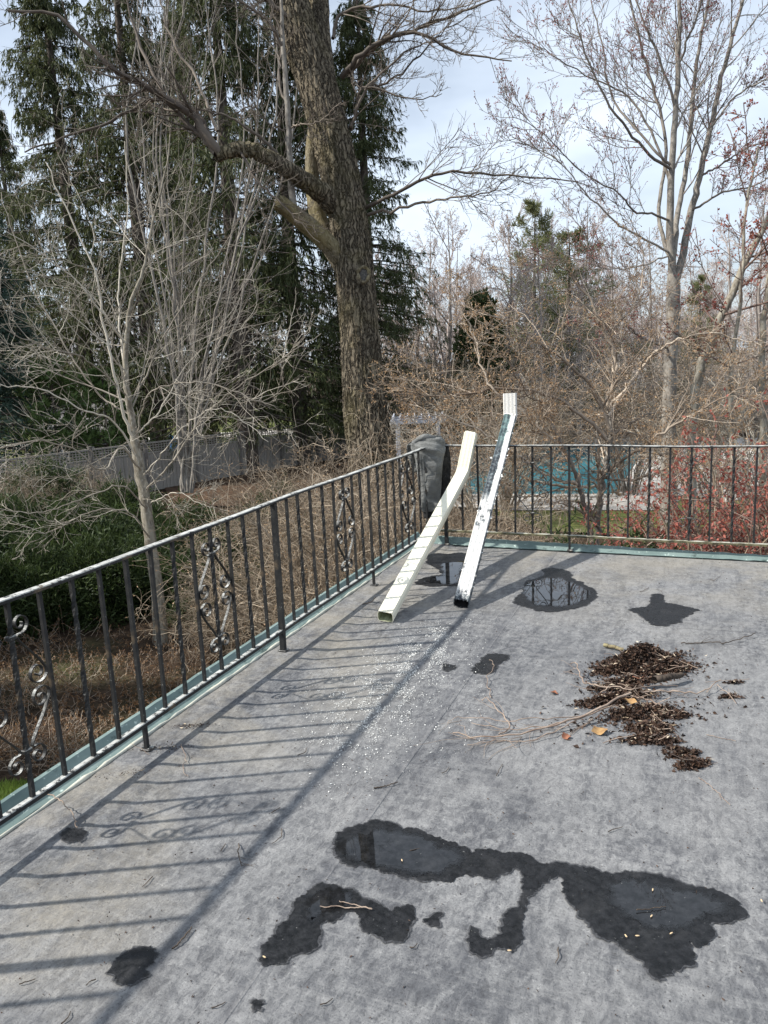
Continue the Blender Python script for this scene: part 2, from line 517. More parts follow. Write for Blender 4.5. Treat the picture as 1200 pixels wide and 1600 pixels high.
    c = k.mix(k.math('MULTIPLY', k.rng(n, 0.45, 0.7), 0.55), c, (0.21, 0.19, 0.075))
    k.color(c)
    k.bump(f, 0.8, 0.06)
    M['lawn'] = k.m
    M['grass_blade'] = leafmat('grass_blades', (0.05, 0.09, 0.015), (0.15, 0.22, 0.045), 0.25)
    M['patio'] = twoway('pale_patio_stone', (0.50, 0.47, 0.43), (0.36, 0.34, 0.31), 1.6, 0.85, 0.3, 0.7, 6)
    k = MB('pool_cover_fabric', 0.6, 0.3)
    v = k.vec((1, 1, 1), (0, 0, 0.3))
    n = k.noise(0.7, 4, 0.6)
    w = k.sep(v)
    seam = k.rng(k.math('ABSOLUTE', k.math('SUBTRACT', k.math('FRACT', k.math('MULTIPLY', w[0], 0.66)), 0.5)), 0.0, 0.03, 0.5, 0.0)
    c = k.mix(k.rng(n, 0.35, 0.65), (0.010, 0.078, 0.100), (0.032, 0.150, 0.178))
    k.color(k.mix(seam, c, (0.03, 0.10, 0.13)))
    k.bump(n, 0.6, 0.15)
    M['pool'] = k.m
    M['board'] = twoway('weathered_fence_board', (0.20, 0.185, 0.165), (0.33, 0.31, 0.28), 5, 0.9, 0.3, 0.7, 5, 0.3, (3, 3, 0.25))
    M['post'] = twoway('fence_post_wood', (0.12, 0.11, 0.10), (0.20, 0.185, 0.17), 5, 0.9)
    M['arbor'] = twoway('white_arbor_paint', (0.55, 0.56, 0.60), (0.38, 0.39, 0.43), 4, 0.6)
    M['slate'] = twoway('grey_roof_shingle', (0.17, 0.165, 0.17), (0.27, 0.265, 0.27), 2.5, 0.9)
    M['siding'] = twoway('pale_siding', (0.62, 0.60, 0.55), (0.52, 0.50, 0.46), 1.5, 0.8)
    M['siding_grey'] = twoway('grey_shed_boards', (0.26, 0.25, 0.24), (0.37, 0.36, 0.345), 3, 0.85)
    M['glass'] = MB('dark_window_glass', 0.08, 0.5).color((0.03, 0.035, 0.04)).m
    M['trim'] = twoway('white_trim', (0.72, 0.72, 0.70), (0.62, 0.62, 0.6), 4)
    M['bluetarp'] = twoway('blue_tarp', (0.05, 0.20, 0.48), (0.09, 0.30, 0.60), 5, 0.5)
    M['brick'] = twoway('painted_house_wall', (0.50, 0.48, 0.44), (0.40, 0.385, 0.36), 3)


make_materials()


# ------------------------------------------------------------------ objects
def tag(o, label=None, cat=None, group=None, kind=None):
    if label:
        o['label'] = label
    if cat:
        o['category'] = cat
    if group:
        o['group'] = group
    if kind:
        o['kind'] = kind
    return o


def empty(name, loc, label=None, cat=None, group=None):
    o = bpy.data.objects.new(name, None)
    o.empty_display_size = 0.2
    o.location = tuple(float(x) for x in loc)
    COL.objects.link(o)
    return tag(o, label, cat, group)


def obj(name, me, mat, parent=None, loc=None):
    o = bpy.data.objects.new(name, me)
    if mat is not None and len(me.materials) == 0:
        for m in (mat if isinstance(mat, (list, tuple)) else [mat]):
            me.materials.append(m)
    COL.objects.link(o)
    if parent is not None:
        o.parent = parent
    if loc is not None:
        o.location = tuple(float(x) for x in loc)
    return o


def npmesh(name, V, F, smooth=True):
    """V (n,3), F (m,k) all of one size, or a list of such arrays"""
    me = bpy.data.meshes.new(name)
    Fs = F if isinstance(F, list) else [F]
    Fs = [f for f in Fs if len(f)]
    V = np.ascontiguousarray(V, dtype=np.float32)
    me.vertices.add(len(V))
    me.vertices.foreach_set('co', V.ravel())
    loops = np.concatenate([f.ravel() for f in Fs]).astype(np.int32)
    tot = np.concatenate([np.full(len(f), f.shape[1], np.int32) for f in Fs])
    start = np.concatenate([[0], np.cumsum(tot)[:-1]]).astype(np.int32)
    me.loops.add(len(loops))
    me.loops.foreach_set('vertex_index', loops)
    me.polygons.add(len(tot))
    me.polygons.foreach_set('loop_start', start)
    me.polygons.foreach_set('use_smooth', np.full(len(tot), smooth, dtype=bool))
    me.update(calc_edges=True)
    return me


def bmo(name, bm, mat, parent=None, loc=None, smooth=False):
    me = bpy.data.meshes.new(name)
    bmesh.ops.recalc_face_normals(bm, faces=bm.faces)
    bm.to_mesh(me)
    bm.free()
    if smooth:
        for p in me.polygons:
            p.use_smooth = True
    return obj(name, me, mat, parent, loc)


def bm_box(bm, c, s, rz=0.0):
    r = bmesh.ops.create_cube(bm, size=1.0)
    bmesh.ops.scale(bm, vec=s, verts=r['verts'])
    if rz:
        bmesh.ops.rotate(bm, cent=(0, 0, 0), matrix=Matrix.Rotation(rz, 3, 'Z'), verts=r['verts'])
    bmesh.ops.translate(bm, vec=c, verts=r['verts'])
    return r['verts']


def box_mesh(name, s, bev=0.0):
    bm = bmesh.new()
    bm_box(bm, (0, 0, 0), s)
    if bev:
        bmesh.ops.bevel(bm, geom=bm.edges[:], offset=bev, segments=1, affect='EDGES')
    me = bpy.data.meshes.new(name)
    bm.to_mesh(me)
    bm.free()
    return me


# ------------------------------------------------------------------ tubes, cards
def nrm(v):
    return v/np.maximum(np.linalg.norm(v, axis=-1, keepdims=True), 1e-9)


def tubes(batches):
    """batches of (P (N,K,3), R (N,K), sides) -> vertices, quads"""
    Vs, Fs, off = [], [], 0
    for P, R, s in batches:
        N, K, _ = P.shape
        T = nrm(np.gradient(P, axis=1))
        d = nrm(P[:, -1]-P[:, 0])
        ref = np.eye(3)[np.argmin(np.abs(d), axis=1)]
        n1 = nrm(np.cross(T, ref[:, None, :]))
        n2 = np.cross(T, n1)
        a = np.linspace(0, 2*np.pi, s, endpoint=False)
        V = P[:, :, None, :] + R[:, :, None, None]*(np.cos(a)[:, None]*n1[:, :, None, :] + np.sin(a)[:, None]*n2[:, :, None, :])
        i = np.arange(N)[:, None, None]*(K*s)
        k = np.arange(K-1)[None, :, None]*s
        j = np.arange(s)[None, None, :]
        j2 = (j+1) % s
        F = np.stack([i+k+j, i+k+j2, i+k+s+j2, i+k+s+j], -1).reshape(-1, 4)+off
        Vs.append(V.reshape(-1, 3))
        Fs.append(F)
        off += N*K*s
    return np.concatenate(Vs), np.concatenate(Fs)


def tubes_obj(name, batches, mat, parent=None, origin=(0, 0, 0)):
    V, F = tubes(batches)
    return obj(name, npmesh(name, V-np.asarray(origin), F), mat, parent)


def cards(C, D, L, Wd, rng, bend=0.0):
    """flat pointed blades: base C, direction D, length L, width Wd"""
    n = len(C)
    D = nrm(D)
    sd = nrm(np.cross(D, rng.normal(size=(n, 3))))
    L = np.broadcast_to(np.asarray(L, float), (n,))[:, None]
    Wd = np.broadcast_to(np.asarray(Wd, float), (n,))[:, None]
    nn = np.cross(D, sd)
    V = np.stack([C, C+D*L*0.45+sd*Wd*0.5+nn*L*bend, C+D*L, C+D*L*0.45-sd*Wd*0.5+nn*L*bend], 1).reshape(-1, 3)
    F = np.arange(4*n).reshape(-1, 4)
    return V, F


def join(parts):
    Vs, Fs, o = [], [], 0
    for V, F in parts:
        Vs.append(V)
        Fs.append(F+o)
        o += len(V)
    return np.concatenate(Vs), np.concatenate(Fs)


def spline(pts, K):
    P = np.asarray(pts, float)
    n = len(P)
    Q = np.vstack([2*P[0]-P[1], P, 2*P[-1]-P[-2]])
    t = np.linspace(0, n-1-1e-6, K)
    i = t.astype(int)
    f = (t-i)[:, None]
    a, b, c, d = Q[i], Q[i+1], Q[i+2], Q[i+3]
    return 0.5*((2*b)+(c-a)*f+(2*a-5*b+4*c-d)*f*f+(3*b-a-3*c+d)*f**3)


def limb(pts, rad, K=16, wob=0.0, rng=None):
    """pts hand-placed; rad from start to end"""
    P = spline(pts, K)
    r = np.interp(np.linspace(0, 1, K), np.linspace(0, 1, len(rad)), rad)
    if wob and rng is not None:
        j = rng.normal(size=P.shape)*wob
        j[0] = 0
        P = P+j
    return P[None], r[None]


def pxl(pts):
    """hand-placed limb given as (px, py, depth)"""
    return [at(*p) for p in pts]


def kids(P, R, n, rng, t=(0.2, 1.0), ang=(35, 70), ratio=0.5, K=6, wob=0.12, trop=0.04, rf=0.55, rmin=0.004,
         fall=0.5, taper=0.3, absl=None):
    N, Kp, _ = P.shape
    pl = np.linalg.norm(np.diff(P, axis=1), axis=2).sum(1)
    if np.isscalar(n):
        idx = np.repeat(np.arange(N), n)
    else:
        idx = np.repeat(np.arange(N), n)
    m = len(idx)
    tt = rng.uniform(t[0], t[1], m)
    f = tt*(Kp-1)
    i = np.clip(f.astype(int), 0, Kp-2)
    fr = (f-i)[:, None]
    pos = P[idx, i]*(1-fr)+P[idx, i+1]*fr
    T = nrm(P[idx, i+1]-P[idx, i])
    r = R[idx, i]*(1-fr[:, 0])+R[idx, i+1]*fr[:, 0]
    pp = nrm(np.cross(T, rng.normal(size=(m, 3))))
    a = np.radians(rng.uniform(ang[0], ang[1], m))[:, None]
    d = np.cos(a)*T+np.sin(a)*pp
    L = (ratio*pl[idx] if absl is None else absl*np.ones(m))*(1-fall*tt)*rng.uniform(0.55, 1.3, m)
    r0 = np.maximum(r*rf*rng.uniform(0.65, 1.0, m), rmin)
    st = (L/(K-1))[:, None]
    out = [pos]
    d = nrm(d+np.array([0, 0, trop*1.5]))
    for _ in range(K-1):
        out.append(out[-1]+d*st)
        d = nrm(d+rng.normal(size=(m, 3))*wob+np.array([0, 0, trop]))
    Q = np.stack(out, 1)
    rr = np.maximum(r0[:, None]*(1-(1-taper)*np.linspace(0, 1, K)[None]), rmin*0.6)
    return Q, rr


def tips(Q, rng, per, t0=0.3):
    """points and directions scattered on the outer part of many twigs"""
    N, K, _ = Q.shape
    idx = np.repeat(np.arange(N), per)
    f = rng.uniform(t0, 1.0, len(idx))*(K-1)
    i = np.clip(f.astype(int), 0, K-2)
    fr = (f-i)[:, None]
    return Q[idx, i]*(1-fr)+Q[idx, i+1]*fr, nrm(Q[idx, i+1]-Q[idx, i])


def copy_thing(src, loc, rz=0.0, sc=1.0, label=None, group=None):
    c = src.copy()
    COL.objects.link(c)
    c.location = tuple(float(x) for x in loc)
    c.rotation_euler = (0, 0, rz)
    c.scale = (sc, sc, sc) if np.isscalar(sc) else sc
    if label:
        c['label'] = label
    if group:
        c['group'] = group
    for ch in src.children:
        k = ch.copy()
        COL.objects.link(k)
        k.parent = c
        for g in ch.children:
            q = g.copy()
            COL.objects.link(q)
            q.parent = k
    return c


# ================================================================== SETTING
def sheet(name, pts, z, mat, label=None, cat=None, kind='structure'):
    bm = bmesh.new()
    vs = [bm.verts.new((p[0], p[1], z)) for p in pts]
    f = bm.faces.new(vs)
    if f.normal.z < 0:
        f.normal_flip()
    bmesh.ops.triangulate(bm, faces=[f])
    me = bpy.data.meshes.new(name)
    bm.normal_update()
    for f in bm.faces:
        if f.normal.z < 0:
            f.normal_flip()
    bm.to_mesh(me)
    bm.free()
    return tag(obj(name, me, mat), label, cat, None, kind)


def build_ground():
    rng = np.random.default_rng(3)
    n = 150
    # denser towards the house, slightly uneven
    a = np.sign(np.linspace(-1, 1, n))*np.abs(np.linspace(-1, 1, n))**2.6*700
    X, Y = np.meshgrid(a-6, a+14)
    Z = np.full_like(X, GZ)
    Z += 0.05*np.sin(X*0.9+1)*np.cos(Y*0.7)
    V = np.stack([X, Y, Z], -1).reshape(-1, 3)
    i = np.arange(n-1)[:, None]*n+np.arange(n-1)[None]
    F = np.stack([i, i+1, i+n+1, i+n], -1).reshape(-1, 4)
    g = tag(obj('ground', npmesh('ground', V, F), M['soil']), None, None, None, 'structure')
    # lawns
    def lw(px, z):
        return [lev(x, y, z) for x, y in px]
    z1 = GZ+0.062
    L1 = lw([(640, 690), (1200, 690), (1500, 760), (1200, 830), (1010, 835), (860, 830), (760, 800)], z1)
    sheet('lawn', L1, z1, M['lawn'])
    L2 = [at(-420, 700, 33), at(560, 690, 41.5), at(640, 690, 90), at(-500, 690, 90)]
    sheet('lawn', L2, z1, M['lawn'])
    L3 = lw([(-300, 1190), (42, 1226), (70, 1262), (40, 1500), (-300, 1500)], z1)
    sheet('lawn', L3, z1, M['lawn'])
    # mulch bed in front of the fence
    L4 = lw([(250, 745), (330, 722), (480, 718), (560, 722), (520, 760), (400, 790), (270, 790)], z1+0.01)
    sheet('planting_bed', L4, z1+0.01, M['mulch'])
    # drive beyond the fence
    L5 = [at(-400, 690, 46), at(560, 680, 52), at(600, 680, 56), at(-400, 690, 50)]
    sheet('driveway', L5, z1+0.01, M['patio'])
    # pool patio and cover
    zp = z1+0.02
    P = lw([(690, 684), (1240, 684), (1240, 765), (1130, 785), (1070, 772), (1020, 797), (800, 797), (690, 790)], zp)
    sheet('pool_patio', P, zp, M['patio'])
    # tufts on the patch of lawn by the house
    n = 5000
    pts = np.stack([rng.uniform(-60, 60, n), rng.uniform(1225, 1290, n)], 1)
    C = np.array([lev(x, y, z1) for x, y in pts])
    D = rng.normal(size=(n, 3))*0.45+np.array([0, 0, 1])
    V, F = cards(C, D, rng.uniform(0.05, 0.11, n), 0.008, rng)
    tag(obj('grass', npmesh('grass', V, F), M['grass_blade']), 'short green grass tufts on the lawn below the railing', 'grass', None, 'stuff')


build_ground()


def build_pool():
    zp = GZ+0.062+0.02
    corners = [lev(725, 774, zp), lev(962, 774, zp), lev(1012, 693, zp), lev(750, 693, zp)]
    o = empty('pool_cover', corners[0], 'teal blue swimming pool cover beyond the far railing', 'pool cover')
    c0 = corners[0]
    A, B, C, D = corners
    n = 26
    u, v = np.meshgrid(np.linspace(0, 1, n), np.linspace(0, 1, n))
    P = (A*(1-u[..., None])+B*u[..., None])*(1-v[..., None])+(D*(1-u[..., None])+C*u[..., None])*v[..., None]
    P[..., 2] = zp+0.05-0.10*np.sin(np.pi*u)*np.sin(np.pi*v)*0.3+0.006*np.sin(u*70)
    V = (P-c0).reshape(-1, 3)
    i = np.arange(n-1)[:, None]*n+np.arange(n-1)[None]
    F = np.stack([i, i+1, i+n+1, i+n], -1).reshape(-1, 4)
    obj('cover_sheet', npmesh('cover_sheet', V, F), M['pool'], o)
    # coping stones round the pool
    me = box_mesh('coping_stone', (0.9, 0.32, 0.06), 0.008)
    me.materials.append(M['patio'])
    for a, b in ((A, B), (B, C), (C, D), (D, A)):
        d = b-a
        L = np.linalg.norm(d)
        m = max(2, int(L/0.92))
        th = math.atan2(d[1], d[0])
        nx = np.array([d[1], -d[0], 0])/L
        for q in range(m):
            p = a+d*(q+0.5)/m+nx*0.19-c0
            s = obj('coping_stone', me, None, o, (p[0], p[1], 0.03))
            s.rotation_euler = (0, 0, th)
            s.scale = (L/m*0.985/0.9, 1, 1)


build_pool()

# roof terrace ------------------------------------------------------
DX1, DY0 = 5.2, -9.0


def deckz(x):
    """the membrane is dressed up a little towards the left edge"""
    u = np.clip((np.asarray(x, float)-0.13)/0.09, 0, 1)
    return 0.014*(1-u*u*(3-2*u))


def build_deck():
    ny = 130
    x = np.concatenate([np.linspace(-0.085, 0.30, 40), np.linspace(0.33, DX1, 60)])
    nx = len(x)
    y = np.linspace(DY0, 0.0, ny)
    X, Y = np.meshgrid(x, y)
    Z = 0.0003*np.sin(X*3.1+0.8*np.sin(Y*1.3))*np.cos(Y*2.2)+deckz(X)
    V = np.stack([X, Y, Z], -1).reshape(-1, 3)
    i = np.arange(ny-1)[:, None]*nx+np.arange(nx-1)[None]
    F = np.stack([i, i+1, i+nx+1, i+nx], -1).reshape(-1, 4)
    tag(obj('roof_deck', npmesh('roof_deck', V, F), M['membrane']), None, None, None, 'structure')
    # lap joints of the membrane sheets: a thin wavy strip with a bead of black lap caulk
    rs = np.random.default_rng(77)
    dk = bpy.data.objects['roof_deck']
    for x0, y0, x1, y1 in ((1.03, DY0, 1.00, -0.02), (2.52, DY0, 2.56, -0.02), (1.98, -1.62, DX1, -1.30)):
        n = 120
        t = np.linspace(0, 1, n)
        w = np.cumsum(rs.normal(size=n))*0.0009
        w -= t*w[-1]
        if abs(x1-x0) < 1:
            cx, cy = x0+(x1-x0)*t+w, y0+(y1-y0)*t
            ox, oy = 1.0, 0.0
        else:
            cx, cy = x0+(x1-x0)*t, y0+(y1-y0)*t+w
            ox, oy = 0.0, 1.0
        lz = 0.0 if ox else 0.0009
        prof = [(-0.048, 0.0002), (-0.044, 0.0019+lz), (0.044, 0.0019+lz), (0.047, 0.0002)]
        V = np.array([[(cx[q]+a*ox, cy[q]+a*oy, b) for a, b in prof] for q in range(n)]).reshape(-1, 3)
        i = np.arange(n-1)[:, None]*4+np.arange(3)[None]
        F = np.stack([i, i+1, i+5, i+4], -1).reshape(-1, 4)
        obj('lap_seam', npmesh('lap_seam', V, F, False), M['membrane'], dk)
        if x0 < 1.5:
            continue
        P = np.stack([cx+0.047*ox, cy+0.047*oy, np.full(n, 0.0012)], -1)[None]
        tubes_obj('lap_caulk', [(P, np.abs(0.0022+rs.normal(size=(1, n))*0.0009), 5)], M['caulk'], dk)
    # house body carrying the terrace
    bm = bmesh.new()
    bm_box(bm, ((DX1-0.16)/2+0.0, (DY0-0.05)/2, (GZ-0.06)/2-0.03), (DX1+0.12, -DY0-0.02, -GZ-0.06))
    tag(bmo('house_wall', bm, M['brick']), None, None, None, 'structure')

    # copper edge along the left and far sides, profile swept with a mitre
    e = empty('roof_edge_flashing', (0, 0, 0), 'verdigris green copper edge strip round the roof terrace', 'edge flashing')

    def strip(name, prof, pts_fn, n, mat):
        P = np.array([[pts_fn(t, a, b) for a, b in prof] for t in np.linspace(0, 1, n)])
        k = len(prof)
        i = np.arange(n-1)[:, None]*k+np.arange(k-1)[None]
        F = np.stack([i, i+1, i+k+1, i+k], -1).reshape(-1, 4)
        return obj(name, npmesh(name, P.reshape(-1, 3), F, False), mat, e)
    rng = np.random.default_rng(5)
    wv = rng.normal(size=200)*0.0018
    # a = distance outside the inner edge line, b = height
    left = [(-0.002, 0.006), (0.0, 0.012), (0.020, 0.018), (0.066, 0.066), (0.070, 0.071), (0.086, 0.073), (0.090, 0.062), (0.092, -0.16), (0.080, -0.165)]
    strip('flashing_run', left, lambda t, a, b: (-0.088-a, DY0+(0.075+a*0.5-DY0)*t, b+0.008+wv[int(t*120)]), 121, M['copper'])

    def farp(t, a, b):
        s = 1.0-0.42*min(1, t*1.7)
        return (-0.088-a*0.6+(DX1+0.09)*t, 0.006+a*0.62*s+0.0, (b*0.9+0.006)*s+wv[60+int(t*100)])
    strip('flashing_run', left, farp, 101, M['copper'])
    # bead of cream sealant between membrane and copper
    n = 160
    y = np.linspace(DY0, -0.01, n)
    P = np.stack([np.full(n, -0.083)+rng.normal(size=n)*0.0008, y, np.full(n, 0.016)+rng.normal(size=n)*0.001], -1)[None]
    R = (0.0075+0.003*rng.normal(size=n).clip(-1, 1.5))[None]
    tubes_obj('sealant_bead', [(P, R, 6)], M['sealant'], e)


build_deck()


# ================================================================== RAILINGS
def baluster_mesh(name, z0, z1, w, twist):
    n = 40 if twist else 2
    z = np.linspace(z0, z1, n)
    tw = np.zeros(n)
    if twist:
        u = np.clip((z-z0-0.06)/(z1-z0-0.12), 0, 1)
        tw = u*2*np.pi*2.25
    a = np.pi/4+np.arange(4)*np.pi/2
    rr = w/math.sqrt(2)
    V = np.stack([rr*np.cos(a[None]+tw[:, None]), rr*np.sin(a[None]+tw[:, None]), np.repeat(z[:, None], 4, 1)], -1).reshape(-1, 3)
    k = np.arange(n-1)[:, None]*4
    j = np.arange(4)[None]
    F = np.stack([k+j, k+(j+1) % 4, k+4+(j+1) % 4, k+4+j], -1).reshape(-1, 4)
    return npmesh(name, V, F, False)


def spiral_path(cx, cz, r0, r1, a0, turns, n):
    t = np.linspace(0, 1, n)
    r = r0+(r1-r0)*t
    a = a0+turns*2*np.pi*t
    return np.stack([cx+r*np.cos(a), cz+r*np.sin(a)], -1)


def strap_mesh(name, path, w=0.013, th=0.0036):
    """path (n,2) in the panel's plane (along the rail, up)"""
    n = len(path)
    T = np.gradient(path, axis=0)
    T /= np.linalg.norm(T, axis=1, keepdims=True)
    N = np.stack([-T[:, 1], T[:, 0]], -1)
    rings = []
    for sgn, ww in ((1, 1), (1, -1), (-1, -1), (-1, 1)):
        q = path+N*sgn*th/2
        rings.append(np.stack([q[:, 0], np.full(n, ww*w/2), q[:, 1]], -1))
    V = np.stack(rings, 1).reshape(-1, 3)
    k = np.arange(n-1)[:, None]*4
    j = np.arange(4)[None]
    F = np.stack([k+j, k+(j+1) % 4, k+4+(j+1) % 4, k+4+j], -1).reshape(-1, 4)
    caps = np.array([[3, 2, 1, 0], [4*(n-1), 4*(n-1)+1, 4*(n-1)+2, 4*(n-1)+3]])
    return npmesh(name, V, np.concatenate([F, caps]), False)


def s_scroll(sx, sz):
    """one S-scroll: outer curl by the middle bar, strap out to the side bar, inner curl. sx/sz mirror it"""
    c = 0.505
    r = 0.030
    # curl at the end nearer the rail, starts inside and unwinds
    A = spiral_path(0.046, 0.236, 0.008, 0.036, math.radians(20), -1.35, 34)        # ends going towards the middle bar
    B = spiral_path(0.090, 0.047, 0.008, 0.041, math.radians(200), 1.35, 34)[::-1]
    p0, p1 = A[-1], B[0]
    t0 = A[-1]-A[-2]
    t1 = B[1]-B[0]
    t0 /= np.linalg.norm(t0)
    t1 /= np.linalg.norm(t1)
    L = np.linalg.norm(p1-p0)
    s = np.linspace(0, 1, 20)[1:-1, None]
    h = ((2*s**3-3*s**2+1)*p0+(s**3-2*s**2+s)*t0*L*0.75+(-2*s**3+3*s**2)*p1+(s**3-s**2)*t1*L*0.75)
    P = np.concatenate([A, h, B])
    P[:, 0] *= sx
    P[:, 1] = c+P[:, 1]*sz
    return P


ZT, ZB = 0.832, 0.130
SCR = {(sx, sz): strap_mesh('scroll', s_scroll(sx, sz)) for sx in (-1, 1) for sz in (-1, 1)}
BAL_P = baluster_mesh('baluster', ZB-0.002, ZT, 0.0135, False)
BAL_T = baluster_mesh('baluster', ZB-0.002, ZT, 0.0145, True)
FOOT = baluster_mesh('post', -0.002, ZT, 0.016, False)
POST = baluster_mesh('post', -0.002, ZT, 0.027, False)
for _m in (BAL_P, BAL_T, FOOT, POST):
    _m.materials.append(M['iron'])
for _m in SCR.values():
    _m.materials.append(M['iron_scroll'])
COLLAR = box_mesh('collar', (0.034, 0.022, 0.016), 0.003)
COLLAR.materials.append(M['iron_scroll'])
FEETM = box_mesh('foot_plate', (0.045, 0.05, 0.012), 0.004)
FEETM.materials.append(M['iron'])


def railing(e, axis, s0, s1, ks, scrolls, feet, posts, botmat, rng):
    """bars at positions ks along the axis ('x' or 'y')"""
    rz = 0.0 if axis == 'x' else math.pi/2

    def at_(s, z=0.0):
        return (s, 0, z) if axis == 'x' else (0, s, z)
    # handrail: a flat bar with eased edges, not perfectly straight
    n = 90
    s = np.linspace(s0, s1, n)
    sag = 0.0035*np.sin(s*2.1)+0.002*np.sin(s*5.3+1)

    def bar(w, h, z, mat, nm, sagk):
        prof = [(-w/2, -h/2), (-w/2, h/2-0.003), (-w/2+0.003, h/2), (w/2-0.003, h/2), (w/2, h/2-0.003), (w/2, -h/2)]
        k = len(prof)
        if axis == 'x':
            V = np.array([[(s[q], a, z+b+sagk*sag[q]) for a, b in prof] for q in range(n)])
        else:
            V = np.array([[(a, s[q], z+b+sagk*sag[q]) for a, b in prof] for q in range(n)])
        i = np.arange(n-1)[:, None]*k
        j = np.arange(k)[None]
        F = np.stack([i+j, i+(j+1) % k, i+k+(j+1) % k, i+k+j], -1).reshape(-1, 4)
        o = obj(nm, npmesh(nm, V.reshape(-1, 3), F, False), mat, e)
        return o
    bar(0.036, 0.013, 0.838, M['iron_rail'], 'handrail', 1.0)
    bar(0.026, 0.018, ZB, botmat, 'bottom_rail', 0.6)
    for q, k in enumerate(ks):
        if any(abs(k-p) < 0.05 for p in posts):
            me, nm = POST, 'post'
        elif any(abs(k-p) < 0.05 for p in feet):
            me, nm = FOOT, 'post'
        else:
            me, nm = (BAL_T if q % 2 else BAL_P), 'baluster'
        b = obj(nm, me, None, e, at_(k+rng.normal()*0.003))
        b.rotation_euler = (rng.normal()*0.006, rng.normal()*0.006, rz)
        if nm == 'post':
            fp = obj('foot_plate', FEETM, None, b, (0.004, 0, 0.018))
    for c in scrolls:
        for me in SCR.values():
            o = obj('scroll', me, None, e, at_(c+rng.normal()*0.002))
            o.rotation_euler = (rng.normal()*0.02, 0, rz)
        for z in (0.705, 0.305):
            o = obj('collar', COLLAR, None, e, at_(c, z))
            o.rotation_euler = (0, 0, rz)


def build_railings():
    rng = np.random.default_rng(11)
    D = 0.1418
    e = empty('iron_railing', (0, 0, 0), 'black scrolled iron railing with flaking white paint along the left edge', 'railing')
    ks = [-2.525-D*k for k in range(-17, 40)]
    ks = [k for k in ks if k < -0.06 and k > DY0+0.1]
    railing(e, 'y', DY0+0.05, 0.018, ks, [-2.525-D*k for k in (4, 12, 21, 29, -6, -14)], [-2.525-D*8, -2.525-D*25, -2.525+D*9], [-2.525, -2.525-D*16.99], M['iron_rail'], rng)
    e2 = empty('iron_railing', (0, 0, 0), 'weathered scrolled iron railing across the far edge in front of the pool', 'railing')
    D2 = 0.1443
    ks = [1.137+D2*k for k in range(-7, 28)]
    railing(e2, 'x', 0.024, DX1-0.05, ks, [1.137-2*D2, 1.137+6*D2, 1.137+14*D2, 1.137+22*D2], [1.137, 1.137+16*D2], [1.137-7*D2+0.001], M['iron_mossy'], rng)


build_railings()


# ================================================================== ON THE TERRACE
def rag(pts, z, rng, sub=5, amp=0.006):
    """pixel outline -> ragged closed outline on the deck"""
    P = np.array([lev(x, y, z)[:2] for x, y in pts])
    n = len(P)
    Q = np.vstack([P[-1], P, P[0], P[1]])
    out = []
    for i in range(n):
        a, b, c, d = Q[i], Q[i+1], Q[i+2], Q[i+3]
        m = max(4, int(np.linalg.norm(c-b)/0.0055))
        for f in np.linspace(0, 1, m, endpoint=False):
            p = 0.5*((2*b)+(c-a)*f+(2*a-5*b+4*c-d)*f*f+(3*b-a-3*c+d)*f**3)
            out.append(0.6*p+0.4*(b*(1-f)+c*f))
    out = np.array(out)
    n = len(out)
    tang = np.roll(out, -1, 0)-np.roll(out, 1, 0)
    nor = np.stack([tang[:, 1], -tang[:, 0]], -1)
    nor /= np.maximum(np.linalg.norm(nor, axis=1, keepdims=True), 1e-6)
    h = np.zeros(n)
    for w, k in ((1, 0.35), (3, 0.75), (8, 1.1), (20, 1.3)):
        g = rng.normal(size=n)
        ker = np.ones(w)/w
        g = np.convolve(np.concatenate([g[-w:], g, g[:w]]), ker, 'same')[w:-w]*math.sqrt(w)
        h += k*g
    return out+nor*(h*amp*0.62)[:, None]


def flat(name, out, z, mat, parent=None, origin=(0, 0, 0)):
    bm = bmesh.new()
    vs = [bm.verts.new((p[0]-origin[0], p[1]-origin[1], z+float(deckz(p[0]))-origin[2])) for p in out]
    es = [bm.edges.new((vs[i], vs[(i+1) % len(vs)])) for i in range(len(vs))]
    bmesh.ops.triangle_fill(bm, use_beauty=True, edges=es)
    for f in bm.faces:
        f.normal_update()
        if f.normal.z < 0:
            f.normal_flip()
    me = bpy.data.meshes.new(name)
    bm.to_mesh(me)
    bm.free()
    return obj(name, me, mat, parent)


def damp_ring(o0, e, c, rng, nm='damp_margin', mat='damp', z=0.0031, wk=1.0):
    """the drying margin round a wet patch: fades out over a centimetre or two"""
    m = len(o0)
    t_ = np.roll(o0, -4, 0)-np.roll(o0, 4, 0)
    nr = np.stack([t_[:, 1], -t_[:, 0]], -1)
    nr /= np.maximum(np.linalg.norm(nr, axis=1, keepdims=True), 1e-6)
    if np.sum(o0[:, 0]*np.roll(o0[:, 1], -1)-np.roll(o0[:, 0], -1)*o0[:, 1]) < 0:
        nr = -nr
    ii = np.arange(m)/m*2*np.pi
    w = 0.0070+0.003*np.sin(ii*4+rng.uniform(0, 6))+0.003*np.sin(ii*13+rng.uniform(0, 6))
    w = w*wk
    rows = [o0-nr*0.002, o0+nr*(w*0.5)[:, None], o0+nr*w[:, None]]
    V = np.concatenate([np.c_[r, z+deckz(r[:, 0])] for r in rows])-c
    j = np.arange(m)
    j2 = (j+1) % m
    Q = np.concatenate([np.stack([j+k*m, j2+k*m, j2+(k+1)*m, j+(k+1)*m], -1) for k in (0, 1)])
    me = npmesh(nm, V, Q)
    at_ = me.attributes.new('fade', 'FLOAT', 'POINT')
    at_.data.foreach_set('value', np.repeat([1.0, 0.45, 0.0], m).astype(np.float32))
    obj(nm, me, M[mat], e)


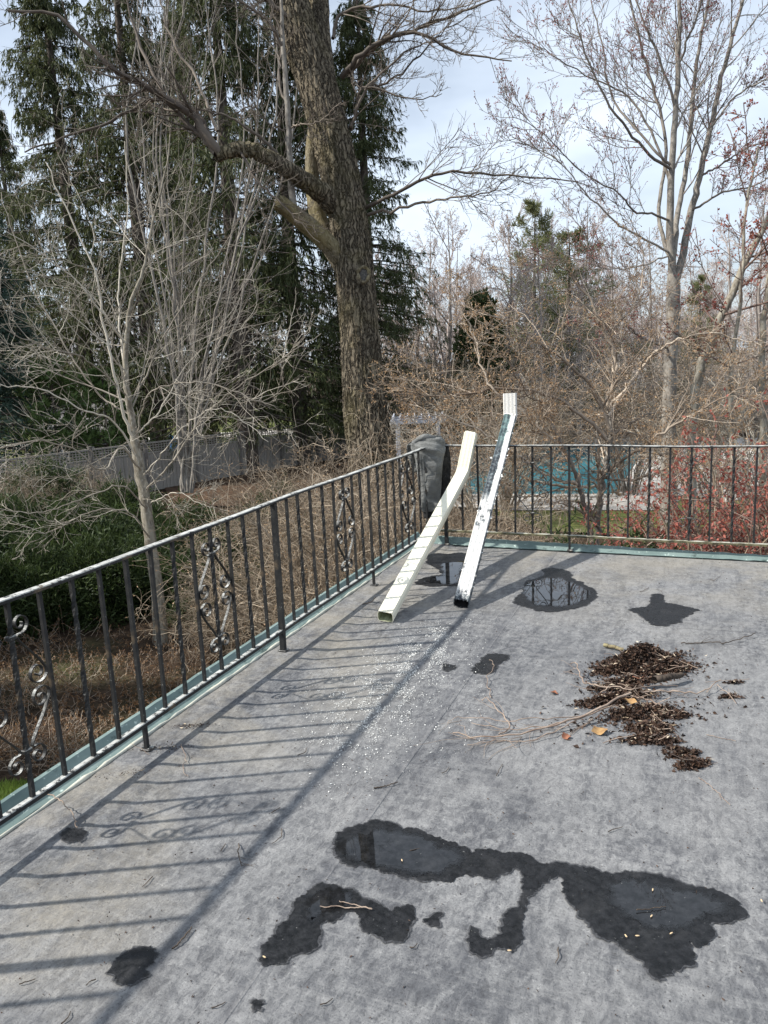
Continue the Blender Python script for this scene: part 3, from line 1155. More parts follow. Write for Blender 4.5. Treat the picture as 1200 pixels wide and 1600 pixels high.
def build_puddles():
    rng = np.random.default_rng(8)
    data = [
        ('big winding puddle of dark water across the foreground of the roof',
         [(518, 1325), (530, 1302), (560, 1290), (590, 1283), (625, 1292), (660, 1300), (700, 1315), (738, 1333), (752, 1330),
          (790, 1332), (830, 1338), (850, 1345), (885, 1348), (930, 1355), (948, 1365), (985, 1362), (1040, 1372), (1100, 1385),
          (1140, 1402), (1160, 1420), (1156, 1432), (1114, 1444), (1114, 1460), (1096, 1480), (1076, 1472), (1094, 1504),
          (1072, 1514), (1046, 1516), (1040, 1530), (1026, 1531), (1000, 1500), (976, 1476), (944, 1460), (920, 1444), (896, 1412),
          (882, 1388), (874, 1370), (856, 1374), (828, 1396), (820, 1416), (816, 1440), (816, 1468), (800, 1486), (780, 1482),
          (756, 1496), (736, 1488), (729, 1472), (736, 1448), (752, 1464), (772, 1466), (784, 1444), (796, 1420), (814, 1408),
          (814, 1380), (808, 1360), (792, 1364), (760, 1370), (744, 1364), (724, 1364), (708, 1379), (668, 1374), (628, 1368),
          (580, 1356), (548, 1355), (528, 1338)],
         [[(533, 1322), (545, 1306), (580, 1296), (615, 1297), (660, 1308), (705, 1327), (728, 1342), (712, 1356), (690, 1368), (650, 1362), (600, 1352), (555, 1347), (538, 1337)],
          [(950, 1382), (985, 1374), (1040, 1384), (1095, 1396), (1128, 1412), (1120, 1425), (1090, 1437), (1060, 1450), (1010, 1448), (980, 1432), (960, 1410)]]),
        ('hooked dark wet patch with two pale twigs on it',
         [(409, 1500), (416, 1472), (436, 1448), (460, 1428), (470, 1404), (484, 1388), (504, 1379), (528, 1384), (552, 1394),
          (564, 1404), (588, 1414), (612, 1422), (620, 1414), (636, 1411), (650, 1420), (648, 1436), (636, 1448), (632, 1460),
          (616, 1468), (600, 1463), (572, 1458), (564, 1446), (565, 1432), (552, 1425), (528, 1432), (506, 1442), (504, 1460),
          (488, 1478), (464, 1492), (446, 1505), (416, 1509)],
         [[(478, 1420), (492, 1396), (512, 1390), (540, 1398), (548, 1408), (520, 1420), (496, 1432), (484, 1440)]]),
        ('tiny heart shaped wet spot between the foreground puddles',
         [(664, 1436), (676, 1430), (690, 1426), (692, 1433), (686, 1447), (675, 1440)], []),
        ('rounded dark puddle at the lower left near the railing shadow',
         [(175, 1518), (185, 1504), (200, 1490), (224, 1481), (240, 1481), (241, 1497), (233, 1511), (233, 1525), (213, 1539), (196, 1542), (185, 1532)], []),
        ('round puddle mirroring the far railing on the right of the downspouts',
         [(802, 942), (813, 927), (823, 910), (843, 903), (853, 898), (847, 890), (860, 887), (887, 892), (893, 903), (913, 913),
          (930, 922), (930, 935), (913, 945), (890, 952), (857, 956), (827, 950)],
         [[(817, 927), (827, 908), (853, 902), (877, 903), (897, 910), (917, 920), (923, 932), (910, 942), (880, 948), (850, 947), (827, 942)]]),
        ('puddle in the roof corner seen between the two downspouts',
         [(648, 912), (663, 903), (690, 897), (680, 886), (668, 880), (674, 868), (700, 865), (722, 864), (735, 872), (728, 888), (724, 900), (724, 914), (690, 916)],
         [[(662, 910), (675, 904), (698, 900), (692, 888), (690, 876), (704, 869), (726, 872), (720, 888), (717, 911), (690, 913)]]),
        ('small oval wet patch left of the leaf piles',
         [(735, 1045), (747, 1032), (760, 1023), (773, 1019), (790, 1023), (792, 1030), (777, 1038), (767, 1050), (747, 1052)], []),
        ('star shaped drying damp patch near the far railing on the right',
         [(982, 952), (1010, 945), (1017, 937), (1022, 927), (1037, 930), (1040, 940), (1060, 945), (1090, 951), (1080, 958), (1066, 964), (1050, 975), (1020, 977), (1000, 962)], []),
        ('damp spot at the foot of the left railing',
         [(95, 1312), (105, 1300), (130, 1298), (137, 1306), (125, 1318), (108, 1320)], []),
        ('little dark damp spot at the bottom edge of the view',
         [(390, 1567), (400, 1561), (413, 1565), (410, 1577), (398, 1581)], []),
        ('faint damp smear left of the oval wet patch',
         [(688, 1043), (694, 1037), (707, 1039), (708, 1044), (698, 1049)], []),
    ]
    for lab, wet, waters in data:
        o0 = rag(wet, 0.0035, rng)
        c = np.array([o0[:, 0].mean(), o0[:, 1].mean(), 0.0])
        e = empty('puddle', c, lab, 'puddle')
        flat('wet_patch', o0, 0.0035, M['wet'], e, c)
        damp_ring(o0, e, c, rng)
        for w in waters:
            ow = rag(w, 0.005, rng, amp=0.006)
            ow = ow.mean(0)+(ow-ow.mean(0))*0.9
            flat('water', ow, 0.005, M['water'], e, c)
            damp_ring(ow, e, c, rng, 'water_margin', 'water_edge', 0.0046, 3.2)


build_puddles()


# downspouts --------------------------------------------------------
def pipe_section(w, d, wall, ribs):
    """closed outline of a rectangular downspout with ribbed faces, (n,2) centred"""
    pts = []
    r = 0.008
    nx = 19
    hw, hd = w/2, d/2

    def rib(u, amp):
        return amp*(0.5-0.5*math.cos(2*math.pi*ribs*u))
    for u in np.linspace(0, 1, nx):
        pts.append((-hw+r+(w-2*r)*u, -hd+rib(u, wall)))
    for u in np.linspace(0, 1, 7)[1:-1]:
        pts.append((hw-rib(u, wall*0.4), -hd+r+(d-2*r)*u))
    for u in np.linspace(0, 1, nx):
        pts.append((hw-r-(w-2*r)*u, hd-rib(u, wall)))
    for u in np.linspace(0, 1, 7)[1:-1]:
        pts.append((-hw+rib(u, wall*0.4), hd-r-(d-2*r)*u))
    return np.array(pts)


def sweep(name, path, sec, axx, mat, parent, inner=0.0025, jag=None, rng=None):
    """sweep the section along path (local coords); axx = the across axis. Open, hollow tube with wall thickness"""
    P = np.asarray(path, float)
    n = len(P)
    T = nrm(np.gradient(P, axis=0))
    ax = np.asarray(axx, float)
    A = nrm(ax[None]-(T@ax)[:, None]*T)
    B = np.cross(T, A)
    k = len(sec)
    out = []
    for s in (1.0, 1.0-inner*2/np.abs(sec).max()):
        V = P[:, None]+sec[None, :, 0:1]*s*A[:, None]+sec[None, :, 1:2]*s*B[:, None]
        if jag is not None:
            V[0] = V[0]+T[0]*jag[:, None]
        out.append(V.reshape(-1, 3))
    i = np.arange(n-1)[:, None]*k
    j = np.arange(k)[None]
    F = np.stack([i+j, i+(j+1) % k, i+k+(j+1) % k, i+k+j], -1).reshape(-1, 4)
    Fi = F[:, ::-1]+n*k
    jj = np.arange(k)
    j2 = (jj+1) % k
    rim0 = np.stack([jj, jj+n*k, j2+n*k, j2], -1)
    e = (n-1)*k
    rim1 = np.stack([e+jj, e+j2, e+j2+n*k, e+jj+n*k], -1)
    me = npmesh(name, np.concatenate(out), np.concatenate([F, Fi, rim0, rim1]), True)
    for m in mat:
        me.materials.append(m)
    mi = np.zeros(len(F)*2+2*k, np.int32)
    mi[len(F):2*len(F)] = 1
    me.polygons.foreach_set('material_index', mi)
    me.shade_flat() if hasattr(me, 'shade_flat') else None
    o = obj(name, me, None, parent)
    return o


def frame_obj(e, o, z, across):
    """orient an empty so local z runs along the pipe and local x across it"""
    z = nrm(np.asarray(z, float))
    x = nrm(np.asarray(across, float)-np.dot(across, z)*z)
    y = np.cross(z, x)
    m = Matrix(((x[0], y[0], z[0], o[0]), (x[1], y[1], z[1], o[1]), (x[2], y[2], z[2], o[2]), (0, 0, 0, 1)))
    e.matrix_world = m
    return np.stack([x, y, z], 0)          # world -> local rows


def build_downspouts():
    rng = np.random.default_rng(21)
    # the cream one
    foot = lev(603, 962, 0.040)
    bend = ony(722, 742, -0.085)
    e = empty('downspout', foot, 'long cream downspout with elbow leaning beside the jacket', 'downspout')
    R = frame_obj(e, foot, bend-foot, np.array([0.93, 0.36, 0.0]))
    L = np.linalg.norm(bend-foot)
    sec = pipe_section(0.102, 0.074, 0.0016, 3)
    path = [(0, 0, s) for s in np.linspace(-0.012, L, 5)]
    sweep('pipe', path, sec, (1, 0, 0), [M['cream'], M['cream_in']], e)
    tip = ony(734, 684, -0.005)
    up = R@(tip-bend)
    d0 = np.array([0, 0, 1.0])
    Lu = np.linalg.norm(up)
    d1 = up/Lu
    P = [np.array([0, 0, L-0.035])]
    for s in np.linspace(0, 1, 9):
        P.append(P[-1]+nrm(d0*(1-s)+d1*s)*0.012)
    m = P[-1]
    for s in np.linspace(0.1, 1, 12):
        P.append(m+d1*s*(Lu-0.035))
    # crimped rings of the elbow
    P = spline(P, 60)
    el = sweep('elbow', P, sec*1.035, (1, 0, 0), [M['cream'], M['cream_in']], e)
    co = np.zeros(len(el.data.vertices)*3)
    el.data.vertices.foreach_get('co', co)
    co = co.reshape(2, 60, -1, 3)
    ctr = co.mean(2, keepdims=True)
    amp = 1+0.010*np.sin(np.arange(60)*1.9)[None, :, None, None]
    co = ctr+(co-ctr)*amp
    # rounded, closed upper end curling over the handrail
    el.data.vertices.foreach_set('co', co.ravel())
    capc = co[0, -1].mean(0)
    bm = bmesh.new()
    ring = [bm.verts.new(v) for v in co[0, -1]]
    r2 = [bm.verts.new(capc+(v-capc)*0.80+R@np.array([0, 0, 0.014])) for v in co[0, -1]]
    n = len(ring)
    for i in range(n):
        bm.faces.new((ring[i], ring[(i+1) % n], r2[(i+1) % n], r2[i]))
    bm.faces.new(r2)
    bmo('end_cap', bm, M['cream'], e)

    # the old painted one
    foot = lev(721, 941, 0.038)
    rest = ony(772, 760, -0.35)
    rail = ony(786, 694, -0.066)
    ez = nrm(rail-foot)
    # where the straight pipe ends, on the sight line of its upper bend
    best = min(np.linspace(1.2, 3.2, 400), key=lambda s: abs((CP+0*s)[0]*0 + proj_y(foot+ez*s)-652))
    e = empty('downspout', foot, 'old downspout with peeling white paint leaning on the far railing', 'downspout')
    R = frame_obj(e, foot, ez, np.array([0.93, 0.36, 0.0]))
    sec = pipe_section(0.100, 0.074, 0.0038, 3)
    jag = rng.normal(size=len(sec))*0.005
    path = [(0.0014*math.sin(s*5), 0, s) for s in np.linspace(-0.01, best, 60)]
    sweep('pipe', path, sec, (1, 0, 0), [M['peeled'], M['dark_inside']], e, jag=jag)
    d1 = nrm(R@np.array([-0.02, 0.05, 1.0]))
    P = [np.array([0, 0, best-0.02])]
    for s in np.linspace(0, 1, 6):
        P.append(P[-1]+nrm(np.array([0, 0, 1.0])*(1-s)+d1*s)*0.01)
    m = P[-1]
    for s in np.linspace(0.15, 1, 8):
        P.append(m+d1*s*0.155)
    P = spline(P, 30)
    sweep('elbow', P, pipe_section(0.108, 0.08, 0.0014, 3), (1, 0, 0), [M['peeled_elbow'], M['dark_inside']], e,
          jag=np.abs(rng.normal(size=len(sec)))*0.006)
    # slivers of paint curling off the right edge
    C, D = [], []
    n = 46
    z = rng.uniform(0.1, best, n)**1.0
    C = np.stack([np.where(rng.random(n) < 0.9, 0.05, -0.05), rng.uniform(-0.036, -0.02, n), z], -1)
    D = np.stack([np.sign(C[:, 0])*rng.uniform(0.3, 1, n), rng.uniform(-0.8, 0.2, n), rng.normal(size=n)*0.8], -1)
    V, F = cards(C-nrm(D)*0.004, D, rng.uniform(0.006, 0.024, n), rng.uniform(0.006, 0.03, n), rng, 0.2)
    tag(obj('paint_curls', npmesh('paint_curls', V, F, False), M['flake'], e), None, None, None, 'stuff')


def proj(p):
    d = np.asarray(p)-CP
    z = d@FW
    return 600+FPX*(d@RT)/z, 800-FPX*(d@UP)/z


def proj_y(p):
    return proj(p)[1]


build_downspouts()


# jacket ------------------------------------------------------------
def build_jacket():
    rng = np.random.default_rng(4)
    rt = np.array([0.922, 0.386, 0.0])
    tw = np.array([0.386, -0.922, 0.0])            # towards the terrace
    o = np.array([0.0, 0.0, 0.0])
    e = empty('jacket', o, 'grey canvas jacket draped over the corner of the railings', 'jacket')

    def loft(name, rows, mat, fold, seed, wr=0.006, ns=64):
        """rows: (z, centre right, centre towards, half width, half depth)"""
        r = np.random.default_rng(seed)
        rows = np.array(rows, float)
        K = 46
        t = np.linspace(0, len(rows)-1, K)
        R = np.stack([np.interp(t, np.arange(len(rows)), rows[:, c]) for c in range(5)], 1)
        # soften
        for _ in range(2):
            R[1:-1] = (R[:-2]+2*R[1:-1]+R[2:])/4
        a = np.linspace(0, 2*np.pi, ns, endpoint=False)
        ph = r.uniform(0, 6.28, 8)
        V = []
        for q in range(K):
            z, cu, cw, hw, hd = R[q]
            f = fold*min(1.0, q/14.0)
            ca, sa = np.cos(a), np.sin(a)
            sq = 0.72
            X = np.sign(ca)*np.abs(ca)**sq
            Y = np.sign(sa)*np.abs(sa)**sq
            rr = 1+f*(np.sin(3*a+ph[0]+q*0.05)+0.6*np.sin(7*a+ph[1]-q*0.09)+0.4*np.sin(12*a+ph[2]+q*0.16))
            w = wr*(np.sin(q*0.8+ph[3]+2*a)+np.sin(q*0.37+ph[4]-3*a)+0.8*np.sin(q*1.5+ph[5]+5*a))
            u = cu+hw*X*rr
            v = cw+hd*Y*rr+w
            V.append(o+u[:, None]*rt+v[:, None]*tw+np.array([0, 0, 1])*(z+w*0.6)[:, None])
        V = np.array(V)
        k = ns
        i = np.arange(K-1)[:, None]*k
        j = np.arange(k)[None]
        F = np.stack([i+j, i+(j+1) % k, i+k+(j+1) % k, i+k+j], -1).reshape(-1, 4)[:, ::-1]
        VV = V.reshape(-1, 3)
        top = len(VV)
        VV = np.vstack([VV, V[0].mean(0), V[-1].mean(0)])
        jj = np.arange(k)
        c1 = np.stack([jj, (jj+1) % k, np.full(k, top)], -1)
        c2 = np.stack([(K-1)*k+(jj+1) % k, (K-1)*k+jj, np.full(k, top+1)], -1)
        return obj(name, npmesh(name, VV, [F, c1, c2]), mat, e)
    # z, right, towards, half width, half depth
    loft('body', [(0.922, 0.02, 0.01, 0.040, 0.03), (0.915, 0.015, 0.015, 0.095, 0.055), (0.885, 0.00, 0.03, 0.132, 0.075),
                  (0.835, 0.000, 0.045, 0.142, 0.085), (0.78, 0.006, 0.06, 0.122, 0.075), (0.71, 0.004, 0.065, 0.108, 0.06),
                  (0.60, 0.002, 0.07, 0.098, 0.052), (0.50, 0.0, 0.07, 0.090, 0.048), (0.39, -0.006, 0.068, 0.078, 0.045),
                  (0.315, -0.010, 0.068, 0.070, 0.040), (0.305, -0.010, 0.068, 0.060, 0.034)], M['cloth'], 0.07, 1, 0.0065)
    loft('hem_band', [(0.318, -0.024, 0.066, 0.046, 0.028), (0.295, -0.024, 0.066, 0.046, 0.03), (0.262, -0.026, 0.066, 0.043, 0.028),
                      (0.250, -0.026, 0.066, 0.038, 0.024)], M['cloth_dark'], 0.03, 2, 0.002)
    loft('sleeve', [(0.865, 0.105, 0.01, 0.02, 0.02), (0.835, 0.118, 0.015, 0.042, 0.04), (0.74, 0.124, 0.02, 0.045, 0.04),
                    (0.62, 0.126, 0.025, 0.044, 0.038), (0.50, 0.118, 0.03, 0.042, 0.035), (0.40, 0.095, 0.03, 0.036, 0.03), (0.385, 0.09, 0.03, 0.026, 0.024)], M['cloth_dark'], 0.06, 3)
    loft('back_panel', [(0.868, -0.07, -0.02, 0.05, 0.03), (0.852, -0.105, -0.05, 0.075, 0.05), (0.78, -0.115, -0.08, 0.066, 0.04),
                        (0.70, -0.105, -0.08, 0.052, 0.03), (0.62, -0.085, -0.08, 0.036, 0.02)], M['cloth'], 0.08, 4, 0.009)
    # seams and the pocket edge on the hanging front
    for u0, u1, z0, z1 in ((-0.062, -0.045, 0.80, 0.33), (0.045, 0.030, 0.82, 0.33)):
        t = np.linspace(0, 1, 20)
        P = np.stack([o+rt*(u0+(u1-u0)*x)+tw*(0.118+0.012*math.sin(x*5)-0.012*x)+np.array([0, 0, z0+(z1-z0)*x]) for x in t])
        tubes_obj('seam', [(P[None], np.full((1, 20), 0.0035), 5)], M['cloth'], e)
    # collar roll on top
    n = 26
    t = np.linspace(0, 1, n)
    P = np.stack([o+rt*(-0.125+0.20*x)+tw*(0.045+0.02*math.sin(x*3))+np.array([0, 0, 0.872+0.050*math.sin(math.pi*x)]) for x in t])
    tubes_obj('collar', [(P[None], (0.017+0.008*np.sin(np.pi*t))[None], 10)], M['cloth'], e)
    # seam line down the front
    return e


build_jacket()


# debris ------------------------------------------------------------
def build_litter():
    rng = np.random.default_rng(17)

    def pile(lab, blobs, n, tw, seed, sz=1.0):
        r = np.random.default_rng(seed)
        C, H = [], []
        c0 = np.mean([lev(b[0], b[1], 0)for b in blobs], axis=0)
        for (px, py, rx, ry, h, w) in blobs:
            c = lev(px, py, 0)
            m = int(n*w)
            g = r.normal(size=(m, 2))*0.48
            q = c[None, :2]+np.stack([g[:, 0]*rx*0.93-g[:, 1]*ry*0.38*-1, g[:, 0]*rx*0.36+g[:, 1]*ry*0.92], -1)
            hh = h*np.exp(-(g**2).sum(1)*2.2)*r.uniform(0.0, 1, m)
            C.append(np.concatenate([q, (0.004+hh+deckz(q[:, 0]))[:, None]], 1))
        C = np.concatenate(C)
        m = len(C)
        D = r.normal(size=(m, 3))*np.array([1, 1, 0.35])
        e = empty('leaf_litter_pile', (c0[0], c0[1], 0), lab, 'leaf litter')
        e['kind'] = 'stuff'
        if sz == 1.0:
            for (px, py, rx, ry, h, w) in blobs:
                if rx < 0.06 or rx > 0.3:
                    continue
                cc = lev(px, py, 0)
                aa = np.linspace(0, 2*np.pi, 90, endpoint=False)
                gg = 0.62+0.10*np.sin(aa*3+r.uniform(0, 6))+0.08*np.sin(aa*7+r.uniform(0, 6))+r.normal(size=90)*0.035
                ring = np.stack([cc[0]+gg*(rx*0.93*np.cos(aa)-ry*0.38*np.sin(aa)), cc[1]+gg*(rx*0.36*np.cos(aa)+ry*0.92*np.sin(aa))], -1)
                flat('muck', ring, 0.0012+0.0006*len(e.children), M['muck'], e, (c0[0], c0[1], 0))
        sel = r.random(m) < 0.972
        o3 = np.array([c0[0], c0[1], 0])
        V, F = cards(C[sel]-o3, D[sel], sz*(0.006+0.026*r.random(sel.sum())**1.8), sz*r.uniform(0.006, 0.020, sel.sum()), r, 0.25)
        tag(obj('dark_bits', npmesh('dark_bits', V, F, False), M['litter'], e), None, None, None, 'stuff')
        s2 = ~sel
        V, F = cards(C[s2]-o3+np.array([0, 0, 0.006]), D[s2], r.uniform(0.010, 0.032, s2.sum()), r.uniform(0.003, 0.009, s2.sum()), r, 0.15)
        tag(obj('pale_bits', npmesh('pale_bits', V, F, False), M['litter_pale'], e), None, None, None, 'stuff')
        # fine stems
        k = tw
        i = r.choice(m, k)
        A = C[i]+np.array([0, 0, 0.004])
        d = nrm(r.normal(size=(k, 3))*np.array([1, 1, 0.18]))
        L = r.uniform(0.05, 0.20, k)
        P = np.stack([A+d*L[:, None]*s+np.array([0, 0, 1])*(np.abs(r.normal(size=k))*0.006)[:, None]+r.normal(size=(k, 3))*0.004*np.array([1, 1, .3]) for s in np.linspace(-0.5, 0.5, 5)], 1)
        P[..., 2] = np.maximum(P[..., 2], 0.004)
        R = np.broadcast_to((r.uniform(0.0008, 0.0022, k))[:, None], (k, 5))
        tag(tubes_obj('fine_stems', [(P-o3, R, 4)], M['stick_pale'], e), None, None, None, 'stuff')
    # px, py, half width m, half depth m, height, share
    pile('mounded pile of dark brown dead leaves and twigs on the roof',
         [(1000, 1035, 0.17, 0.13, 0.10, 0.5), (1035, 1047, 0.13, 0.09, 0.06, 0.3), (965, 1048, 0.10, 0.07, 0.04, 0.15), (985, 1066, 0.13, 0.05, 0.02, 0.08), (1010, 1050, 0.34, 0.20, 0.002, 0.035)], 9000, 22, 1)
    pile('flatter heap of dead leaves and twigs in front of the mounded pile',
         [(945, 1098, 0.10, 0.06, 0.04, 0.18), (985, 1088, 0.11, 0.05, 0.03, 0.14), (1000, 1115, 0.12, 0.09, 0.03, 0.30), (1015, 1138, 0.09, 0.05, 0.02, 0.14), (1008, 1157, 0.09, 0.035, 0.015, 0.12), (1040, 1160, 0.05, 0.03, 0.012, 0.06), (1055, 1120, 0.07, 0.04, 0.01, 0.05), (960, 1076, 0.13, 0.05, 0.015, 0.09), (1000, 1120, 0.36, 0.24, 0.002, 0.04), (1030, 1145, 0.05, 0.04, 0.01, 0.04), (1055, 1172, 0.05, 0.03, 0.006, 0.02)], 6500, 22, 2)
    pile('small clump of dead leaves lying nearest the camera',
         [(1082, 1196, 0.05, 0.035, 0.02, 0.75), (1068, 1180, 0.06, 0.04, 0.008, 0.25)], 1300, 2, 3)
    pile('thin scrap of leaf litter right of the mounded pile',
         [(1140, 1090, 0.06, 0.02, 0.01, 0.6), (1150, 1068, 0.05, 0.015, 0.008, 0.4)], 130, 4, 4)
    pile('line of black crumbs beside the left railing foot',
         [(300, 1140, 0.10, 0.03, 0.003, 0.5), (250, 1175, 0.14, 0.06, 0.003, 0.3), (200, 1215, 0.12, 0.06, 0.003, 0.2)], 500, 2, 5, 0.32)


build_litter()


def ground_branch(lab, name, px, r0, r1, mat, rng, nk=6, kl=0.4, lift=0.02, group=None, cat='twig', K=30):
    """a fallen branch lying on the roof, given by its picture track (px, py, height)"""
    P = spline([lev(x, y, 0.004+h) + np.array([0, 0, 0.0]) for x, y, h in px], K)
    j = rng.normal(size=P.shape)*min(0.004, 0.012*np.linalg.norm(P[-1]-P[0]))
    j = (j+np.roll(j, 1, 0))*0.6
    P = P+j
    P[:, 2] = np.maximum(P[:, 2], 0.003+r0)+deckz(P[:, 0])
    R = np.linspace(r0, r1, K)
    o = P[0].copy()
    o[2] = 0
    B = [((P-o)[None], R[None], 6)]
    if nk:
        Q, q = kids(P[None], R[None], nk, rng, (0.2, 0.95), (20, 55), kl, 7, 0.14, 0.0, 0.6, 0.0009, 0.3, 0.4)
        Q[..., 2] = np.clip(Q[..., 2]*0.4, 0.004, 0.04)
        B.append((Q-o, q, 5))
    V, F = tubes(B)
    ob = obj(name, npmesh(name, V, F), mat, None, o)
    return tag(ob, lab, cat, group)


def build_twigs():
    rng = np.random.default_rng(33)
    gb = ground_branch
    gb('long forked dead branch reaching left from the leaf heap', 'fallen_branch',
       [(985, 1083, 0.05), (930, 1108, 0.05), (880, 1128, 0.03), (820, 1146, 0.02), (760, 1152, 0.015), (708, 1146, 0.01)], 0.0055, 0.0022, M['stick_pale'], rng, 9, 0.32)
    gb('thin reddish twig lying along the long forked branch', 'fallen_branch',
       [(960, 1100, 0.04), (905, 1122, 0.03), (850, 1134, 0.015), (790, 1140, 0.01), (738, 1128, 0.01)], 0.003, 0.0014, M['stick_pale'], rng, 6, 0.3)
    gb('lower thin twig lying under the long forked branch', 'fallen_branch',
       [(940, 1104, 0.03), (880, 1136, 0.02), (830, 1156, 0.01), (780, 1158, 0.0), (730, 1164, 0.0)], 0.0026, 0.0013, M['stick_pale'], rng, 6, 0.3)
    gb('arched thin twig left of the flat leaf heap', 'fallen_branch',
       [(905, 1120, 0.02), (850, 1122, 0.04), (790, 1126, 0.04), (720, 1120, 0.02), (700, 1130, 0.0)], 0.002, 0.0011, M['stick_pale'], rng, 4, 0.3)
    gb('upright tangled twig in the gap between the leaf piles', 'fallen_branch',
       [(935, 1085, 0.03), (960, 1072, 0.06), (990, 1078, 0.07), (1020, 1070, 0.05), (1060, 1072, 0.02)], 0.003, 0.0014, M['stick_pale'], rng, 8, 0.35)
    gb('thin bent branch curving up from the long forked branch', 'fallen_branch',
       [(780, 1150, 0.0), (796, 1134, 0.01), (780, 1112, 0.02), (768, 1096, 0.02), (752, 1092, 0.01)], 0.003, 0.0018, M['stick_pale'], rng, 3, 0.4)
    gb('pale slender twig arching left towards the oval wet patch', 'fallen_branch',
       [(768, 1090, 0), (762, 1060, 0.01), (772, 1040, 0.01), (764, 1033, 0.0)], 0.0018, 0.0012, M['stick_pale'], rng, 0)
    gb('straight pale branch sticking out right of the leaf piles', 'fallen_branch',
       [(1000, 1080, 0.04), (1050, 1080, 0.03), (1092, 1082, 0.02), (1125, 1062, 0.03)], 0.004, 0.002, M['stick_pale'], rng, 4, 0.3)
    gb('crooked twig rising left of the leaf piles', 'fallen_branch',
       [(955, 1075, 0.04), (925, 1070, 0.04), (908, 1062, 0.05), (902, 1038, 0.05), (893, 1036, 0.05)], 0.004, 0.002, M['stick_pale'], rng, 4, 0.3)
    gb('curved twig running right from the flat leaf heap', 'fallen_branch',
       [(985, 1086, 0.02), (1020, 1096, 0.02), (1050, 1112, 0.01), (1072, 1114, 0.01)], 0.0035, 0.0018, M['stick_pale'], rng, 3, 0.3)
    gb('short lichen covered stick above the leaf pile', 'stick',
       [(944, 1008, 0.012), (958, 1011, 0.012), (974, 1015, 0.012)], 0.011, 0.009, M['stick'], rng, 0, cat='stick')
    gb('thick blackened piece of bark on the leaf pile', 'bark_piece',
       [(1022, 1062, 0.035), (1045, 1058, 0.04), (1066, 1055, 0.03)], 0.018, 0.012, M['stick_dark'], rng, 0, cat='bark')
    gb('long faint dark twig in the far right of the roof', 'fallen_branch',
       [(1063, 1006, 0), (1100, 1005, 0), (1140, 1003, 0.01), (1180, 989, 0.02)], 0.003, 0.002, M['stick_dark'], rng, 3, 0.2)
    gb('lower pale twig lying on the hooked wet patch', 'fallen_twig', [(582, 1420, 0.006), (550, 1417, 0.006), (500, 1416, 0.006)], 0.0018, 0.0014, M['stick_pale'], rng, 0)
    gb('upper pale twig crossing the hooked wet patch', 'fallen_twig', [(580, 1419, 0.008), (556, 1414, 0.008), (530, 1408, 0.008)], 0.0016, 0.0012, M['stick_pale'], rng, 0)
    gb('dark twig lying on the right pool of the big puddle', 'fallen_twig', [(994, 1422, 0.006), (1014, 1420, 0.006), (1040, 1416, 0.006)], 0.0018, 0.001, M['stick_dark'], rng, 3, 0.4)
    gb('curled pale stem bending over the edge strip at lower left', 'fallen_twig', [(75, 1245, 0.05), (95, 1255, 0.05), (115, 1280, 0.03), (122, 1298, 0.0)], 0.0022, 0.0014, M['stick_pale'], rng, 2, 0.3)
    gb('curly pale tendril by the left railing', 'fallen_twig', [(284, 1168, 0), (290, 1185, 0.01), (286, 1200, 0), (292, 1214, 0)], 0.0014, 0.001, M['stick_pale'], rng, 0)
    gb('small branched dark twig in the railing shadows', 'fallen_twig', [(374, 1318, 0.0), (373, 1335, 0.02), (378, 1353, 0.0)], 0.002, 0.0012, M['stick_dark'], rng, 3, 0.5)
    gb('stiff black twig near the rounded lower left puddle', 'fallen_twig', [(270, 1483, 0), (284, 1468, 0.005), (300, 1448, 0.006)], 0.0026, 0.0018, M['stick_dark'], rng, 1, 0.2)
    gb('lone dark twig in the middle of the roof', 'fallen_twig', [(584, 1232, 0), (602, 1228, 0.004), (622, 1222, 0.004)], 0.0026, 0.0016, M['stick_dark'], rng, 1, 0.2)
    gb('pale straw lying right of the flat leaf heap', 'fallen_twig', [(1104, 1148, 0), (1126, 1153, 0.0), (1150, 1158, 0)], 0.0013, 0.001, M['stick_pale'], rng, 0)
    gb('fine curved twig below the small leaf clump', 'fallen_twig', [(1092, 1215, 0), (1112, 1230, 0.005), (1140, 1258, 0)], 0.0014, 0.001, M['stick_pale'], rng, 1, 0.2)
    gb('thin dark stem standing by the rear railing foot', 'fallen_twig', [(566, 947, 0.0), (580, 944, 0.01), (587, 936, 0.02)], 0.003, 0.002, M['stick_dark'], rng, 2, 0.4)
    spots = [(424, 1270, 438, 1262), (150, 1530, 134, 1540), (30, 1538, 55, 1530), (96, 1600, 110, 1580), (440, 1295, 425, 1318), (500, 1570, 520, 1560),
             (872, 1480, 868, 1505), (640, 1480, 652, 1474), (238, 1370, 222, 1386), (345, 1330, 352, 1318), (330, 1575, 352, 1566), (465, 1180, 480, 1168),
             (690, 1208, 702, 1198), (775, 1212, 784, 1195), (950, 1300, 972, 1292), (1000, 925, 1014, 918), (1110, 905, 1126, 900), (640, 1330, 655, 1326)]
    for x0, y0, x1, y1 in spots:
        gb('thin dark twig scrap lying loose on the roof membrane', 'twig_scrap', [(x0, y0, 0), ((x0+x1)/2+rng.normal()*2, (y0+y1)/2+rng.normal()*2, 0.003), (x1, y1, 0)], 0.0017, 0.001, M['stick_dark'], rng, 0, 0.3,
           group='loose twig scraps on the roof', K=12)

